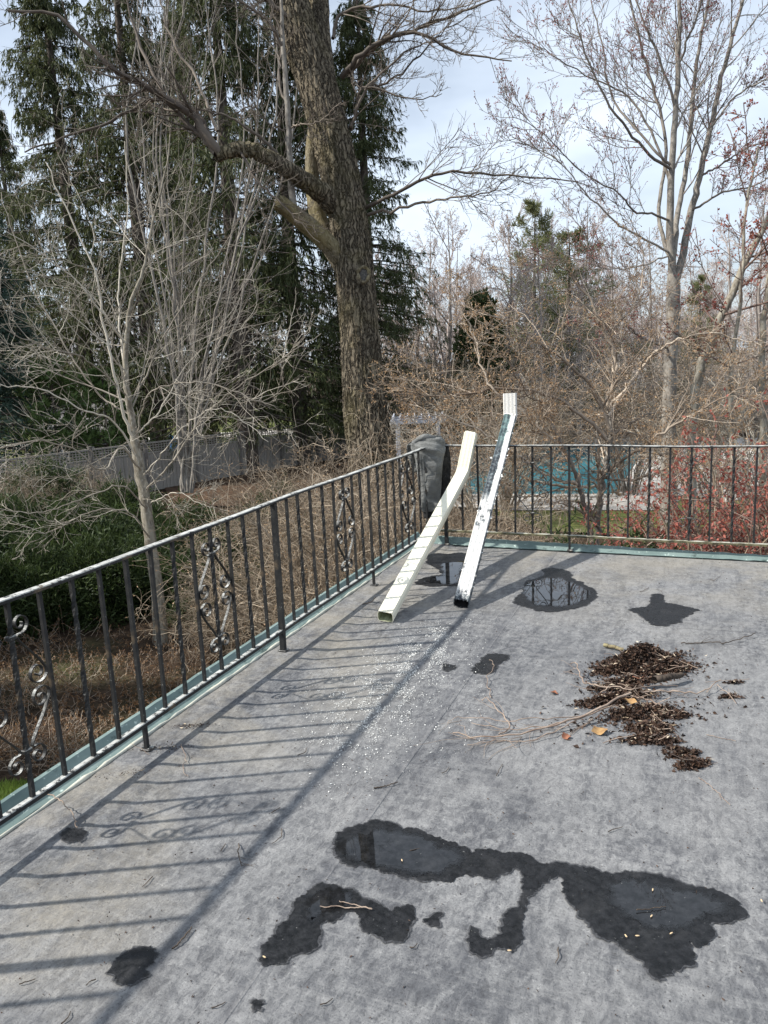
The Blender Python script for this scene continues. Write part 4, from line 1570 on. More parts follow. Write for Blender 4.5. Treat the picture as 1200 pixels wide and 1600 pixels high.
    # dead leaves: curled, lobed
    def leaf(lab, px, py, size, mat, seed, z=0.006):
        r = np.random.default_rng(seed)
        n = 15
        a = np.linspace(0, 2*np.pi, n, endpoint=False)
        rr = size*(0.55+0.45*np.abs(np.cos(2.5*a)))*r.uniform(0.85, 1.1, n)
        ring = np.stack([rr*np.cos(a), rr*np.sin(a), size*0.45*(np.cos(a*2+r.uniform(0, 6))*0.5+0.5)], -1)
        mid = ring*np.array([0.5, 0.5, 0.35])
        V = np.vstack([[[0, 0, 0]], mid, ring])
        t = np.arange(n)
        T = np.stack([np.zeros(n, int), 1+t, 1+(t+1) % n], -1)
        Q = np.stack([1+t, 1+n+t, 1+n+(t+1) % n, 1+(t+1) % n], -1)
        p = lev(px, py, z)
        o = obj('dead_leaf', npmesh('dead_leaf', V, [T, Q]), mat, None, p)
        o.rotation_euler = (r.normal()*0.2, r.normal()*0.2, r.uniform(0, 6))
        tag(o, lab, 'leaf')
    leaf('curled yellow dead leaf lying alone below the flat leaf heap', 937, 1143, 0.036, M['leaf_yellow'], 1)
    leaf('pale yellow leaf on top of the flat leaf heap', 984, 1096, 0.03, M['leaf_yellow'], 2, 0.05)
    leaf('reddish brown leaf on the front of the mounded pile', 1000, 1060, 0.035, M['leaf_brown'], 4, 0.05)
    leaf('small reddish leaf lying left of the leaf piles', 866, 1083, 0.020, M['leaf_brown'], 5)
    leaf('tan leaf at the left end of the long forked branch', 884, 1151, 0.022, M['leaf_brown'], 6)
    # pale seed husks
    bm = bmesh.new()
    bmesh.ops.create_icosphere(bm, subdivisions=1, radius=1)
    for v in bm.verts:
        v.co.x *= 0.0065
        v.co.y *= 0.0024
        v.co.z *= 0.002
    me = bpy.data.meshes.new('seed_husk')
    bm.to_mesh(me)
    bm.free()
    me.materials.append(M['seed'])
    for x, y in [(1020, 1390), (1018, 1431), (978, 1462), (996, 1462), (1049, 1458), (796, 1485), (413, 1495), (628, 1344), (1190, 1407)]:
        o = obj('seed_husk', me, None, None, lev(x, y, 0.009))
        o.rotation_euler = (0, 0, rng.uniform(0, 3.1))
        tag(o, 'tiny pale seed husk lying on the puddled foreground', 'seed husk', 'seed husks by the puddles')
    # white paint flakes below the old downspout
    n = 21000
    t = rng.beta(1.1, 1.3, n)
    px = 690-155*t+rng.normal(size=n)*(20+22*t)
    py = 985+170*t+rng.normal(size=n)*(12+14*t)
    ex = rng.random(n) < 0.12
    px = np.where(ex, rng.uniform(470, 760, n), px)
    py = np.where(ex, 1010+rng.beta(1, 1.6, n)*230-(px-600)*0.35, py)
    # flakes gather in drifts
    keep = (np.sin(px*0.12+1)+np.sin(py*0.17-px*0.05)+np.sin(px*0.31+py*0.23)+rng.normal(size=n)*0.7) > 0.0
    C = np.array([lev(x, y, 0.004) for x, y in zip(px[keep], py[keep])])
    m = len(C)
    D = rng.normal(size=(m, 3))*np.array([1, 1, 0.12])
    V, F = cards(C, D, 0.0022+0.010*rng.random(m)**4, 0.0015+0.006*rng.random(m)**3, rng, 0.12)
    tag(obj('paint_flakes', npmesh('paint_flakes', V, F, False), M['flake']), 'drift of white paint flakes spilled below the old downspout', 'paint flakes', None, 'stuff')
    # black and pale grit all over
    n = 2600
    X = rng.uniform(-0.05, 3.6, n)
    Y = rng.uniform(-5.6, -0.05, n)
    C = np.stack([X, Y, np.full(n, 0.003)], -1)
    D = rng.normal(size=(n, 3))*np.array([1, 1, 0.1])
    V, F = cards(C, D, rng.uniform(0.003, 0.012, n), rng.uniform(0.002, 0.006, n), rng, 0.1)
    tag(obj('grit', npmesh('grit', V, F, False), M['litter']), 'fine dark grit scattered over the roof membrane', 'grit', None, 'stuff')


build_twigs()


# ================================================================== GARDEN STRUCTURES
def build_fence():
    A, B = base_of(-60, 760, 24.5), base_of(640, 700, 40.5)
    d = B-A
    L = np.linalg.norm(d)
    th = math.atan2(d[1], d[0])
    e = empty('garden_fence', A, 'weathered grey board fence with lattice top below the spruces', 'fence')
    e.rotation_euler = (0, 0, th)
    n = int(round(L/2.3))
    pw = L/n
    bw = 0.153
    nb = int(pw/bw)
    bm_ = box_mesh('board', (bw-0.008, 0.022, 1.42), 0.003)
    bm_.materials.append(M['board'])
    pm = bmesh.new()
    bm_box(pm, (0, 0, 0.98), (0.11, 0.11, 1.96))
    bm_box(pm, (0, 0, 1.98), (0.14, 0.14, 0.04))
    pme = bpy.data.meshes.new('post')
    pm.to_mesh(pme)
    pm.free()
    pme.materials.append(M['post'])
    lm = bmesh.new()
    for k in range(int(pw/0.12)):
        bm_box(lm, (-pw/2+0.1+k*0.12, -0.006, 1.66), (0.03, 0.012, 0.34))
    for z in (1.57, 1.66, 1.75):
        bm_box(lm, (0, 0.008, z), (pw-0.12, 0.012, 0.03))
    for z in (1.48, 1.85):
        bm_box(lm, (0, 0.0, z), (pw-0.12, 0.06, 0.06))
    lme = bpy.data.meshes.new('lattice_panel')
    lm.to_mesh(lme)
    lm.free()
    lme.materials.append(M['board'])
    rng = np.random.default_rng(2)
    for k in range(n+1):
        obj('post', pme, None, e, (k*pw, 0, 0))
    for k in range(n):
        obj('lattice_panel', lme, None, e, ((k+0.5)*pw, 0, 0.02))
        for b in range(nb):
            obj('board', bm_, None, e, (k*pw+(b+0.5)*pw/nb, rng.normal()*0.003, 0.75+rng.normal()*0.006))


def build_arbor():
    c = base_of(655, 700, 30.0)
    e = empty('garden_arbor', c, 'white painted garden arbor beyond the corner of the railings', 'arbor')
    e.rotation_euler = (0, 0, 0.35)
    pm = box_mesh('post', (0.13, 0.13, 2.3), 0.01)
    pm.materials.append(M['arbor'])
    for x in (-0.8, 0.75):
        for y in (-0.7, 0.7):
            obj('post', pm, None, e, (x, y, 1.15))
    b1 = box_mesh('beam', (2.1, 0.06, 0.18), 0.006)
    b1.materials.append(M['arbor'])
    for y in (-0.78, 0.78):
        obj('beam', b1, None, e, (0, y, 2.25))
    r = box_mesh('rafter', (0.05, 2.0, 0.12), 0.005)
    r.materials.append(M['arbor'])
    for x in np.linspace(-0.95, 0.95, 8):
        obj('rafter', r, None, e, (x, 0, 2.40))
    bm = bmesh.new()
    for z in (0.5, 0.9):
        bm_box(bm, (0.75, 0, z), (0.05, 1.3, 0.07))
    for y in np.linspace(-0.55, 0.55, 7):
        bm_box(bm, (0.756, y, 0.7), (0.03, 0.04, 0.8))
    bmo('side_panel', bm, M['arbor'], e)


def gable(e, w, d, h, rh, wall, roof, ov=0.35):
    bm = bmesh.new()
    v = [bm.verts.new(p) for p in [(-w/2, -d/2, 0), (w/2, -d/2, 0), (w/2, d/2, 0), (-w/2, d/2, 0), (-w/2, -d/2, h), (w/2, -d/2, h), (w/2, d/2, h), (-w/2, d/2, h), (-w/2, 0, h+rh), (w/2, 0, h+rh)]]
    for f in ((0, 1, 5, 4), (2, 3, 7, 6), (1, 2, 6, 9, 5), (3, 0, 4, 8, 7)):
        bm.faces.new([v[i] for i in f])
    bmo('wall', bm, wall, e)
    bm = bmesh.new()
    s = (d/2+ov)/(d/2)
    for sg in (-1, 1):
        q = [(-w/2-ov, sg*d/2*s, h+rh-rh*s), (w/2+ov, sg*d/2*s, h+rh-rh*s), (w/2+ov, 0, h+rh), (-w/2-ov, 0, h+rh)]
        lo = [bm.verts.new((a, b, c+0.03)) for a, b, c in q]
        hi = [bm.verts.new((a, b, c+0.13)) for a, b, c in q]
        bm.faces.new(lo)
        bm.faces.new(hi)
        for i in range(4):
            bm.faces.new((lo[i], lo[(i+1) % 4], hi[(i+1) % 4], hi[i]))
    bmo('roof', bm, roof, e)


def window(e, x, y, z, w, h):
    bm = bmesh.new()
    for a, b, sw, sh in ((0, h/2, w+0.14, 0.09), (0, -h/2, w+0.14, 0.09), (-w/2, 0, 0.09, h), (w/2, 0, 0.09, h), (0, 0, w, 0.05)):
        bm_box(bm, (a, 0, b), (sw, 0.09, sh))
    f = bmo('window', bm, M['trim'], e, (x, y-0.05, z))
    bm = bmesh.new()
    bm_box(bm, (0, 0.03, 0), (w, 0.02, h))
    bmo('pane', bm, M['glass'], f)


def build_houses():
    c = base_of(150, 660, 37.0)
    e = empty('garden_shed', c, 'grey wooden shed with shallow roof behind the board fence', 'shed')
    e.rotation_euler = (0, 0, 0.3)
    gable(e, 3.6, 2.8, 2.1, 0.9, M['siding_grey'], M['slate'])
    window(e, 0.8, -1.4, 1.3, 0.7, 0.7)
    bm = bmesh.new()
    bm_box(bm, (-0.7, -1.42, 0.95), (0.9, 0.05, 1.9))
    d = bmo('door', bm, M['trim'], e)
    bm = bmesh.new()
    bm_box(bm, (-0.36, -1.46, 0.95), (0.03, 0.05, 0.14))
    bmo('handle', bm, M['post'], d)
    c = base_of(60, 600, 72.0)
    e = empty('neighbour_house', c, 'pale neighbouring house glimpsed through the spruces on the left', 'house')
    e.rotation_euler = (0, 0, 0.45)
    gable(e, 17, 9, 5.4, 3.2, M['siding'], M['slate'])
    for x in (-6.5, -3.5, 0, 3.5, 6.5):
        for z in (1.5, 4.1):
            window(e, x, -4.5, z, 1.0, 1.35)
    bm = bmesh.new()
    bm_box(bm, (3.4, 1.0, 8.6), (0.9, 0.9, 2.4))
    bmo('chimney', bm, M['slate'], e)
    c = base_of(1010, 500, 95.0)
    e = empty('neighbour_house', c, 'distant pale house behind the bare trees on the right', 'house')
    e.rotation_euler = (0, 0, -0.2)
    gable(e, 14, 9, 5.2, 3.0, M['siding'], M['slate'])
    for x in (-5, -1.8, 1.8, 5):
        for z in (1.5, 4.0):
            window(e, x, -4.5, z, 1.0, 1.35)
    # blue tarpaulin heap behind the fence
    rng = np.random.default_rng(9)
    c = base_of(262, 668, 41.0)
    n = 16
    u, v = np.meshgrid(np.linspace(-1, 1, n), np.linspace(-1, 1, n))
    z = 1.15*np.exp(-(u**2+v**2)*1.2)+0.10*np.sin(u*7+v*3)+0.06*np.cos(v*9)
    V = np.stack([u*0.9, v*0.8, np.maximum(z-0.1, 0.0)], -1).reshape(-1, 3)
    i = np.arange(n-1)[:, None]*n+np.arange(n-1)[None]
    F = np.stack([i, i+1, i+n+1, i+n], -1).reshape(-1, 4)
    tag(obj('tarpaulin', npmesh('tarpaulin', V, F), M['bluetarp'], None, c), 'blue tarpaulin heap showing over the board fence', 'tarpaulin')


build_fence()
build_arbor()
build_houses()


# ================================================================== TREES
def tree(name, label, base, trunkB, crownB, mt, mc, extra=(), group=None, cat='tree'):
    e = empty(name, base, label, cat, group)
    tubes_obj('trunk', trunkB, mt, e, base)
    if crownB:
        tubes_obj('crown', crownB, mc, e, base)
    for nm, (V, F), m in extra:
        tag(obj(nm, npmesh(nm, V-np.asarray(base), F, False), m, e), None, None, None, 'stuff')
    return e


def bark_displace(P, R, s, rng, amp, ridges):
    """thick trunk with furrowed bark: returns vertices and quads"""
    K = P.shape[0]
    T = nrm(np.gradient(P, axis=0))
    ref = np.array([0.0, 1.0, 0.0])
    n1 = nrm(np.cross(T, ref))
    n2 = np.cross(T, n1)
    a = np.linspace(0, 2*np.pi, s, endpoint=False)
    z = np.concatenate([[0], np.cumsum(np.linalg.norm(np.diff(P, axis=0), axis=1))])
    A, Zz = np.meshgrid(a, z)
    w = A+0.22*np.sin(Zz*1.7+A*2)+0.12*np.sin(Zz*4.3+A*5+1)
    rid = np.abs(np.sin(w*ridges/2+0.9*np.sin(Zz*3.1+A*3)))
    rid = rid**0.6
    g = rng.normal(size=(K, s))
    g = (g+np.roll(g, 1, 0)+np.roll(g, -1, 0))/3
    lump = 0.03*np.sin(A*2+Zz*0.6)+0.025*np.sin(A*3-Zz*0.9+2)
    rr = R[:, None]*(1+lump)+amp*(rid-0.6)+amp*0.5*g
    V = P[:, None]+rr[..., None]*(np.cos(A)[..., None]*n1[:, None]+np.sin(A)[..., None]*n2[:, None])
    k = np.arange(K-1)[:, None]*s
    j = np.arange(s)[None]
    F = np.stack([k+j, k+(j+1) % s, k+s+(j+1) % s, k+s+j], -1).reshape(-1, 4)
    return V.reshape(-1, 3), F


def build_big_tree():
    rng = np.random.default_rng(101)
    d = 14.0
    base = base_of(612, 950, d)
    pts = [at(612, 985, d), at(604, 900, d), at(588, 760, d), at(570, 640, d), at(561, 520, d), at(553, 420, d), at(541, 320, d), at(519, 220, d), at(495, 130, d), at(460, 30, d), at(434, -60, d), at(418, -200, d), at(396, -420, d-0.4)]
    pts[0][2] = GZ-0.1
    wid = [50, 43, 37, 33, 30, 30, 30, 29.5, 29, 28, 27, 24, 19]     # half widths in photo pixels
    rad = [w/FPX*d for w in wid]
    K = 240
    P = spline(pts, K)
    R = np.interp(np.linspace(0, 1, K), np.linspace(0, 1, len(rad)), rad)
    e = empty('old_shade_tree', base, 'massive leaning tree with deeply furrowed bark behind the railing corner', 'tree')
    V, F = bark_displace(P, R, 150, rng, 0.028, 40)
    obj('trunk', npmesh('trunk', V-base, F), M['bark_big'], e)
    # second leader behind, forking at the top
    Q = spline(pxl([(535, 280, d+.1), (516, 180, d+0.35), (500, 60, d+0.6), (497, -60, d+0.7), (489, -300, d+0.9)]), 70)
    V, F = bark_displace(Q, np.interp(np.linspace(0, 1, 70), [0, 1], [0.22, 0.17]), 60, rng, 0.02, 24)
    obj('leader', npmesh('leader', V-base, F), M['bark_big'], e)
    # pale stem standing behind the trunk, seen left of it
    L0 = limb(pxl([(552, 440, d+0.1), (500, 350, d+0.3), (487, 240, d+0.4), (500, 150, d+0.5)]), [0.2, 0.16, 0.12, 0.1], 26)
    tubes_obj('pale_limb', [(L0[0], L0[1], 14)], M['bark_stub'], e, base)
    # sawn stub pointing up left
    Sp = spline(pxl([(548, 418, d), (500, 368, d-0.3), (462, 336, d-0.55), (437, 317, d-0.75)]), 26)
    V, F = bark_displace(Sp, np.linspace(0.17, 0.125, 26), 36, rng, 0.020, 12)
    Vq = V.reshape(26, 36, 3)
    tdir = nrm(Vq[-1].mean(0)-Vq[-3].mean(0))
    Vq[-1] += tdir*(rng.uniform(-0.05, 0.07, 36)+0.05*np.sin(np.arange(36)*0.5))[:, None]
    V = Vq.reshape(-1, 3)
    st = obj('sawn_stub', npmesh('sawn_stub', V-base, F), M['bark_stub'], e)
    capV = V.reshape(26, 36, 3)[-1]
    n = 36
    cv = np.vstack([capV, capV.mean(0)-tdir*0.06])-base
    obj('cut_end', npmesh('cut_end', cv, np.stack([np.arange(n), (np.arange(n)+1) % n, np.full(n, n)], -1)), M['bark_stub'], st)
    # pruning scar facing the terrace
    kn = at(568, 429, d-0.52)
    a = np.linspace(0, 2*np.pi, 28, endpoint=False)
    ring = np.stack([kn+RT*0.095*math.cos(t)*(1+0.08*math.sin(3*t))+UP*0.135*math.sin(t) for t in a]+[kn+RT*0.115+UP*0])
    tubes_obj('scar_collar', [(ring[None], np.full((1, 29), 0.030)*(1+0.25*np.sin(np.arange(29)*1.3))[None], 9)], M['bark_stub'], e, base)
    cv = np.vstack([ring[:28], [kn]])+FW*0.01-base
    obj('pruning_scar', npmesh('pruning_scar', cv, np.stack([np.arange(28), (np.arange(28)+1) % 28, np.full(28, 28)], -1)), M['wood_cut'], e)
    # big dark limb reaching left, with its crooked elbow
    sp = limb(pxl([(462, 345, d-.55), (456, 300, d-.6), (452, 240, d-.6), (450, 180, d-.6), (444, 90, d-.6), (440, 20, d-.6), (438, -80, d-.5)]), [0.062, 0.06, 0.055, 0.05, 0.042, 0.03, 0.02], 44, 0.004, rng)
    tubes_obj('sprout', [(sp[0], sp[1], 12)], M['bark_grey'], e, base)
    M1 = limb(pxl([(535, 330, d), (500, 300, d-0.4), (455, 268, d-0.8), (405, 240, d-1.0), (372, 234, d-1.1), (338, 243, d-1.2)]), [0.23, 0.17, 0.13, 0.12, 0.115, 0.10], 34, 0.012, rng)
    V, F = bark_displace(M1[0][0], M1[1][0], 30, rng, 0.010, 12)
    obj('limb', npmesh('limb', V-base, F), M['bark_big'], e)
    hand = [([(345, 240, d-1.2), (318, 205, d-1.3), (300, 180, d-1.3), (268, 160, d-1.4), (225, 132, d-1.5), (180, 110, d-1.6), (130, 60, d-1.7), (80, 20, d-1.8), (10, 15, d-2)], 0.075, 0.02),
            ([(338, 240, d-1.2), (318, 215, d-1.2), (290, 190, d-1.2), (255, 150, d-1.2), (215, 60, d-1), (190, -20, d-1)], 0.06, 0.015),
            ([(330, 218, d-1.2), (310, 180, d-1.0), (255, 153, d-1.0), (180, 185, d-1.2), (100, 215, d-1.4), (40, 235, d-1.6)], 0.045, 0.012),
            ([(372, 230, d-1.1), (400, 280, d-1.4), (440, 320, d-1.6), (500, 380, d-1.8)], 0.025, 0.006),
            ([(340, 205, d-1.1), (305, 120, d-1.0), (260, 40, d-1.0), (250, -40, d-1)], 0.03, 0.01),
            ([(535, 120, d), (560, 90, d-0.3), (600, 62, d-0.5), (655, 52, d-0.8), (720, 80, d-1), (800, 95, d-1.2)], 0.055, 0.010),
            ([(545, 115, d), (590, 70, d-0.3), (650, 45, d-0.4), (720, 20, d-0.5), (800, -10, d-0.6)], 0.05, 0.012),
            ([(520, 60, d), (535, 20, d), (600, 8, d-0.3), (680, 15, d-0.5), (740, 5, d-0.8)], 0.035, 0.008),
            ([(550, 200, d), (552, 190, d-0.2), (580, 130, d-0.4), (640, 80, d-0.5), (700, 60, d-0.4)], 0.035, 0.008),
            ([(570, 325, d), (610, 306, d-0.4), (650, 285, d-0.6), (700, 270, d-0.8), (770, 273, d-1.0), (850, 278, d-1.2), (920, 285, d-1.4)], 0.038, 0.007),
            ([(572, 336, d), (640, 322, d-0.4), (700, 310, d-0.6), (760, 300, d-0.8), (820, 260, d-0.9)], 0.03, 0.006),
            ([(549, 205, d), (560, 150, d-0.3), (580, 135, d-0.4), (640, 155, d-0.6), (690, 148, d-0.8)], 0.03, 0.006),
            ([(465, 40, d-.2), (430, 10, d-.3), (400, -10, d-.3), (340, -40, d)], 0.05, 0.02),
            ([(444, 75, d-.6), (420, 35, d-.8), (380, 5, d-1), (300, -40, d-1.2)], 0.03, 0.012),
            ([(455, 270, d-.6), (420, 225, d-.8), (360, 185, d-1), (310, 170, d-1.2)], 0.036, 0.010),
            ([(450, 170, d-.6), (435, 120, d-.4), (440, 60, d-.3), (420, 0, d-.3)], 0.026, 0.010),
            ([(451, 205, d-.6), (420, 195, d-.7), (395, 165, d-.8), (350, 190, d-.9)], 0.018, 0.006),
            ([(451, 200, d-.6), (470, 195, d-.8), (500, 190, d-1), (530, 160, d-1.2)], 0.016, 0.006),
            ([(560, 140, d), (620, 120, d-.2), (680, 60, d-.3), (740, 20, d-.3)], 0.025, 0.006),
            ([(440, -150, d), (520, -260, d), (620, -330, d), (760, -420, d-1)], 0.09, 0.03),
            ([(430, -200, d), (330, -260, d-1), (220, -330, d-2), (60, -400, d-3)], 0.09, 0.03),
            ([(500, -200, d+.5), (560, -340, d), (650, -500, d-1), (700, -700, d-2)], 0.08, 0.03),
            ([(412, -400, d-.4), (380, -560, d-1.2), (300, -700, d-2)], 0.10, 0.03)]
    B, S2 = [], []
    for pts, r0, r1 in hand:
        P_, R_ = limb(pxl(pts), [r0, r1], 22, 0.015, rng)
        B.append((P_, R_, 8))
        A1 = kids(P_, R_, 15, rng, (0.2, 1), (25, 65), 0.32, 8, 0.10, 0.05, 0.5, 0.006, 0.4)
        A2 = kids(A1[0], A1[1], 6, rng, (0.15, 1), (25, 60), 0.5, 6, 0.12, 0.06, 0.6, 0.0045, 0.4)
        A3 = kids(A2[0], A2[1], 3, rng, (0.2, 1), (25, 60), 0.5, 4, 0.12, 0.05, 0.7, 0.004, 0.3)
        B += [(A1[0], A1[1], 5), (A2[0], A2[1], 4), (A3[0], A3[1], 3)]
    tubes_obj('crown', B, M['twig_dark'], e, base)


def build_left_tree():
    """young maple just beyond the left railing"""
    rng = np.random.default_rng(202)
    d = 13.2
    base = base_of(250, 985, d)
    trunk = limb(pxl([(252, 1000, d), (246, 930, d), (236, 850, d), (226, 780, d), (214, 710, d), (205, 650, d), (197, 590, d), (198, 530, d), (206, 470, d), (226, 415, d), (240, 340, d), (262, 250, d), (270, 150, d)]),
                 [0.13, 0.108, 0.100, 0.096, 0.088, 0.060, 0.050, 0.044, 0.036, 0.024, 0.016, 0.012, 0.008], 70, 0.006, rng)
    trunk[0][0, 0, 2] = GZ-0.1
    hand = [([(212, 700, d), (192, 640, d-.2), (178, 580, d-.4), (160, 500, d-.5), (150, 430, d-.6), (110, 340, d-.7), (70, 250, d-.8)], 0.075, 0.015),
            ([(200, 600, d), (190, 540, d+.3), (185, 470, d+.5), (190, 400, d+.6), (200, 320, d+.6), (195, 220, d+.6)], 0.055, 0.012),
            ([(198, 540, d), (160, 490, d-.6), (120, 440, d-1), (70, 400, d-1.4), (10, 360, d-1.8)], 0.045, 0.010),
            ([(205, 640, d), (240, 560, d+.3), (290, 470, d+.5), (340, 400, d+.6), (380, 330, d+.6)], 0.045, 0.010),
            ([(222, 740, d), (190, 700, d-.6), (160, 735, d-1), (110, 700, d-1.4), (40, 690, d-1.8), (-40, 720, d-2)], 0.050, 0.012),
            ([(218, 720, d), (180, 660, d-.5), (130, 640, d-1), (70, 610, d-1.3), (0, 600, d-1.6), (-60, 560, d-1.8)], 0.045, 0.010),
            ([(212, 690, d), (230, 620, d-.6), (275, 600, d-1), (330, 600, d-1.2), (400, 625, d-1.3), (440, 640, d-1.3)], 0.038, 0.008),
            ([(226, 770, d), (270, 720, d-.4), (320, 650, d-.6), (380, 600, d-.7), (440, 560, d-.8), (500, 520, d-.8)], 0.045, 0.008),
            ([(222, 745, d), (260, 700, d-.8), (300, 655, d-1.2), (350, 640, d-1.4), (420, 690, d-1.5)], 0.030, 0.007),
            ([(232, 800, d), (190, 760, d-.7), (130, 780, d-1.2), (60, 800, d-1.6), (-30, 790, d-2)], 0.040, 0.008),
            ([(240, 850, d), (200, 800, d-.5), (140, 800, d-.8), (80, 830, d-1.2), (10, 830, d-1.5)], 0.035, 0.008),
            ([(230, 790, d), (275, 770, d-.3), (320, 790, d-.5), (370, 800, d-.6)], 0.026, 0.006),
            ([(205, 650, d), (150, 610, d+.4), (90, 520, d+.6), (40, 420, d+.8), (0, 300, d+1)], 0.05, 0.012),
            ([(210, 680, d), (250, 640, d+.5), (300, 560, d+.9), (360, 520, d+1), (430, 500, d+1.1)], 0.04, 0.008),
            ([(200, 620, d), (130, 560, d-.9), (60, 540, d-1.5), (-20, 500, d-2)], 0.04, 0.010)]
    B = []
    T2 = kids(trunk[0], trunk[1], 16, rng, (0.40, 1), (30, 65), 0.22, 9, 0.09, 0.05, 0.35, 0.007, 0.3)
    A2 = kids(T2[0], T2[1], 6, rng, (0.2, 1), (25, 60), 0.5, 7, 0.12, 0.03, 0.55, 0.006, 0.4)
    A3 = kids(A2[0], A2[1], 2, rng, (0.2, 1), (25, 60), 0.5, 5, 0.14, 0.03, 0.6, 0.0038, 0.3)
    B += [(T2[0], T2[1], 6), (A2[0], A2[1], 4), (A3[0], A3[1], 3)]
    for pts, r0, r1 in hand:
        P_, R_ = limb(pxl(pts), [r0*0.38, r1*0.6], 30, 0.011, rng)
        A1 = kids(P_, R_, 12, rng, (0.12, 1), (25, 70), 0.46, 12, 0.12, 0.02, 0.55, 0.0050, 0.4)
        A2 = kids(A1[0], A1[1], 6, rng, (0.15, 1), (25, 60), 0.48, 8, 0.13, 0.02, 0.6, 0.0042, 0.4)
        A3 = kids(A2[0], A2[1], 2, rng, (0.2, 1), (25, 60), 0.5, 5, 0.14, 0.03, 0.65, 0.0036, 0.3)
        B += [(P_, R_, 8), (A1[0], A1[1], 5), (A2[0], A2[1], 4), (A3[0], A3[1], 3)]
    tree('young_maple', 'slender pale barked bare tree just beyond the left railing', base, [(trunk[0], trunk[1], 18)], B, M['bark_pale'], M['twig_pale'])


def build_multistem():
    """fan of grey stems in front of the spruces"""
    rng = np.random.default_rng(303)
    d = 23.0
    base = base_of(292, 745, d)
    stems = []
    for q in range(13):
        x1 = 292+rng.uniform(-75, 85)
        x2 = 292+(x1-292)*2.2+rng.uniform(-30, 30)
        x3 = x2+rng.uniform(-45, 45)
        dd = rng.uniform(-1.5, 1.5)
        r0 = rng.uniform(0.035, 0.07)
        P_, R_ = limb(pxl([(292+rng.uniform(-9, 9), 770, d), (292+(x1-292)*0.35, 640, d+dd*0.3), (x1, 480, d+dd), (x2, 220, d+dd*1.4), (x3, -20, d+dd*1.6), (x3+rng.uniform(-20, 20), -230, d+dd*1.6)]), [r0, r0*0.7, r0*0.42, 0.010], 34, 0.035, rng)
        stems.append((P_, R_))
    P = np.concatenate([s[0] for s in stems])
    R = np.concatenate([s[1] for s in stems])
    A1 = kids(P, R, 13, rng, (0.15, 1), (14, 44), 0.20, 9, 0.08, 0.05, 0.45, 0.008, 0.4)
    A2 = kids(A1[0], A1[1], 4, rng, (0.1, 1), (18, 52), 0.5, 7, 0.11, 0.03, 0.6, 0.006, 0.35)
    A3 = kids(A2[0], A2[1], 2, rng, (0.2, 1), (20, 50), 0.5, 5, 0.11, 0.03, 0.6, 0.0055, 0.35)
    tree('multistem_tree', 'tall bare tree with a fan of upright grey stems before the spruces', base, [(P, R, 8)],
         [(A1[0], A1[1], 5), (A2[0], A2[1], 3), (A3[0], A3[1], 3)], M['bark_grey'], M['twig_grey'])


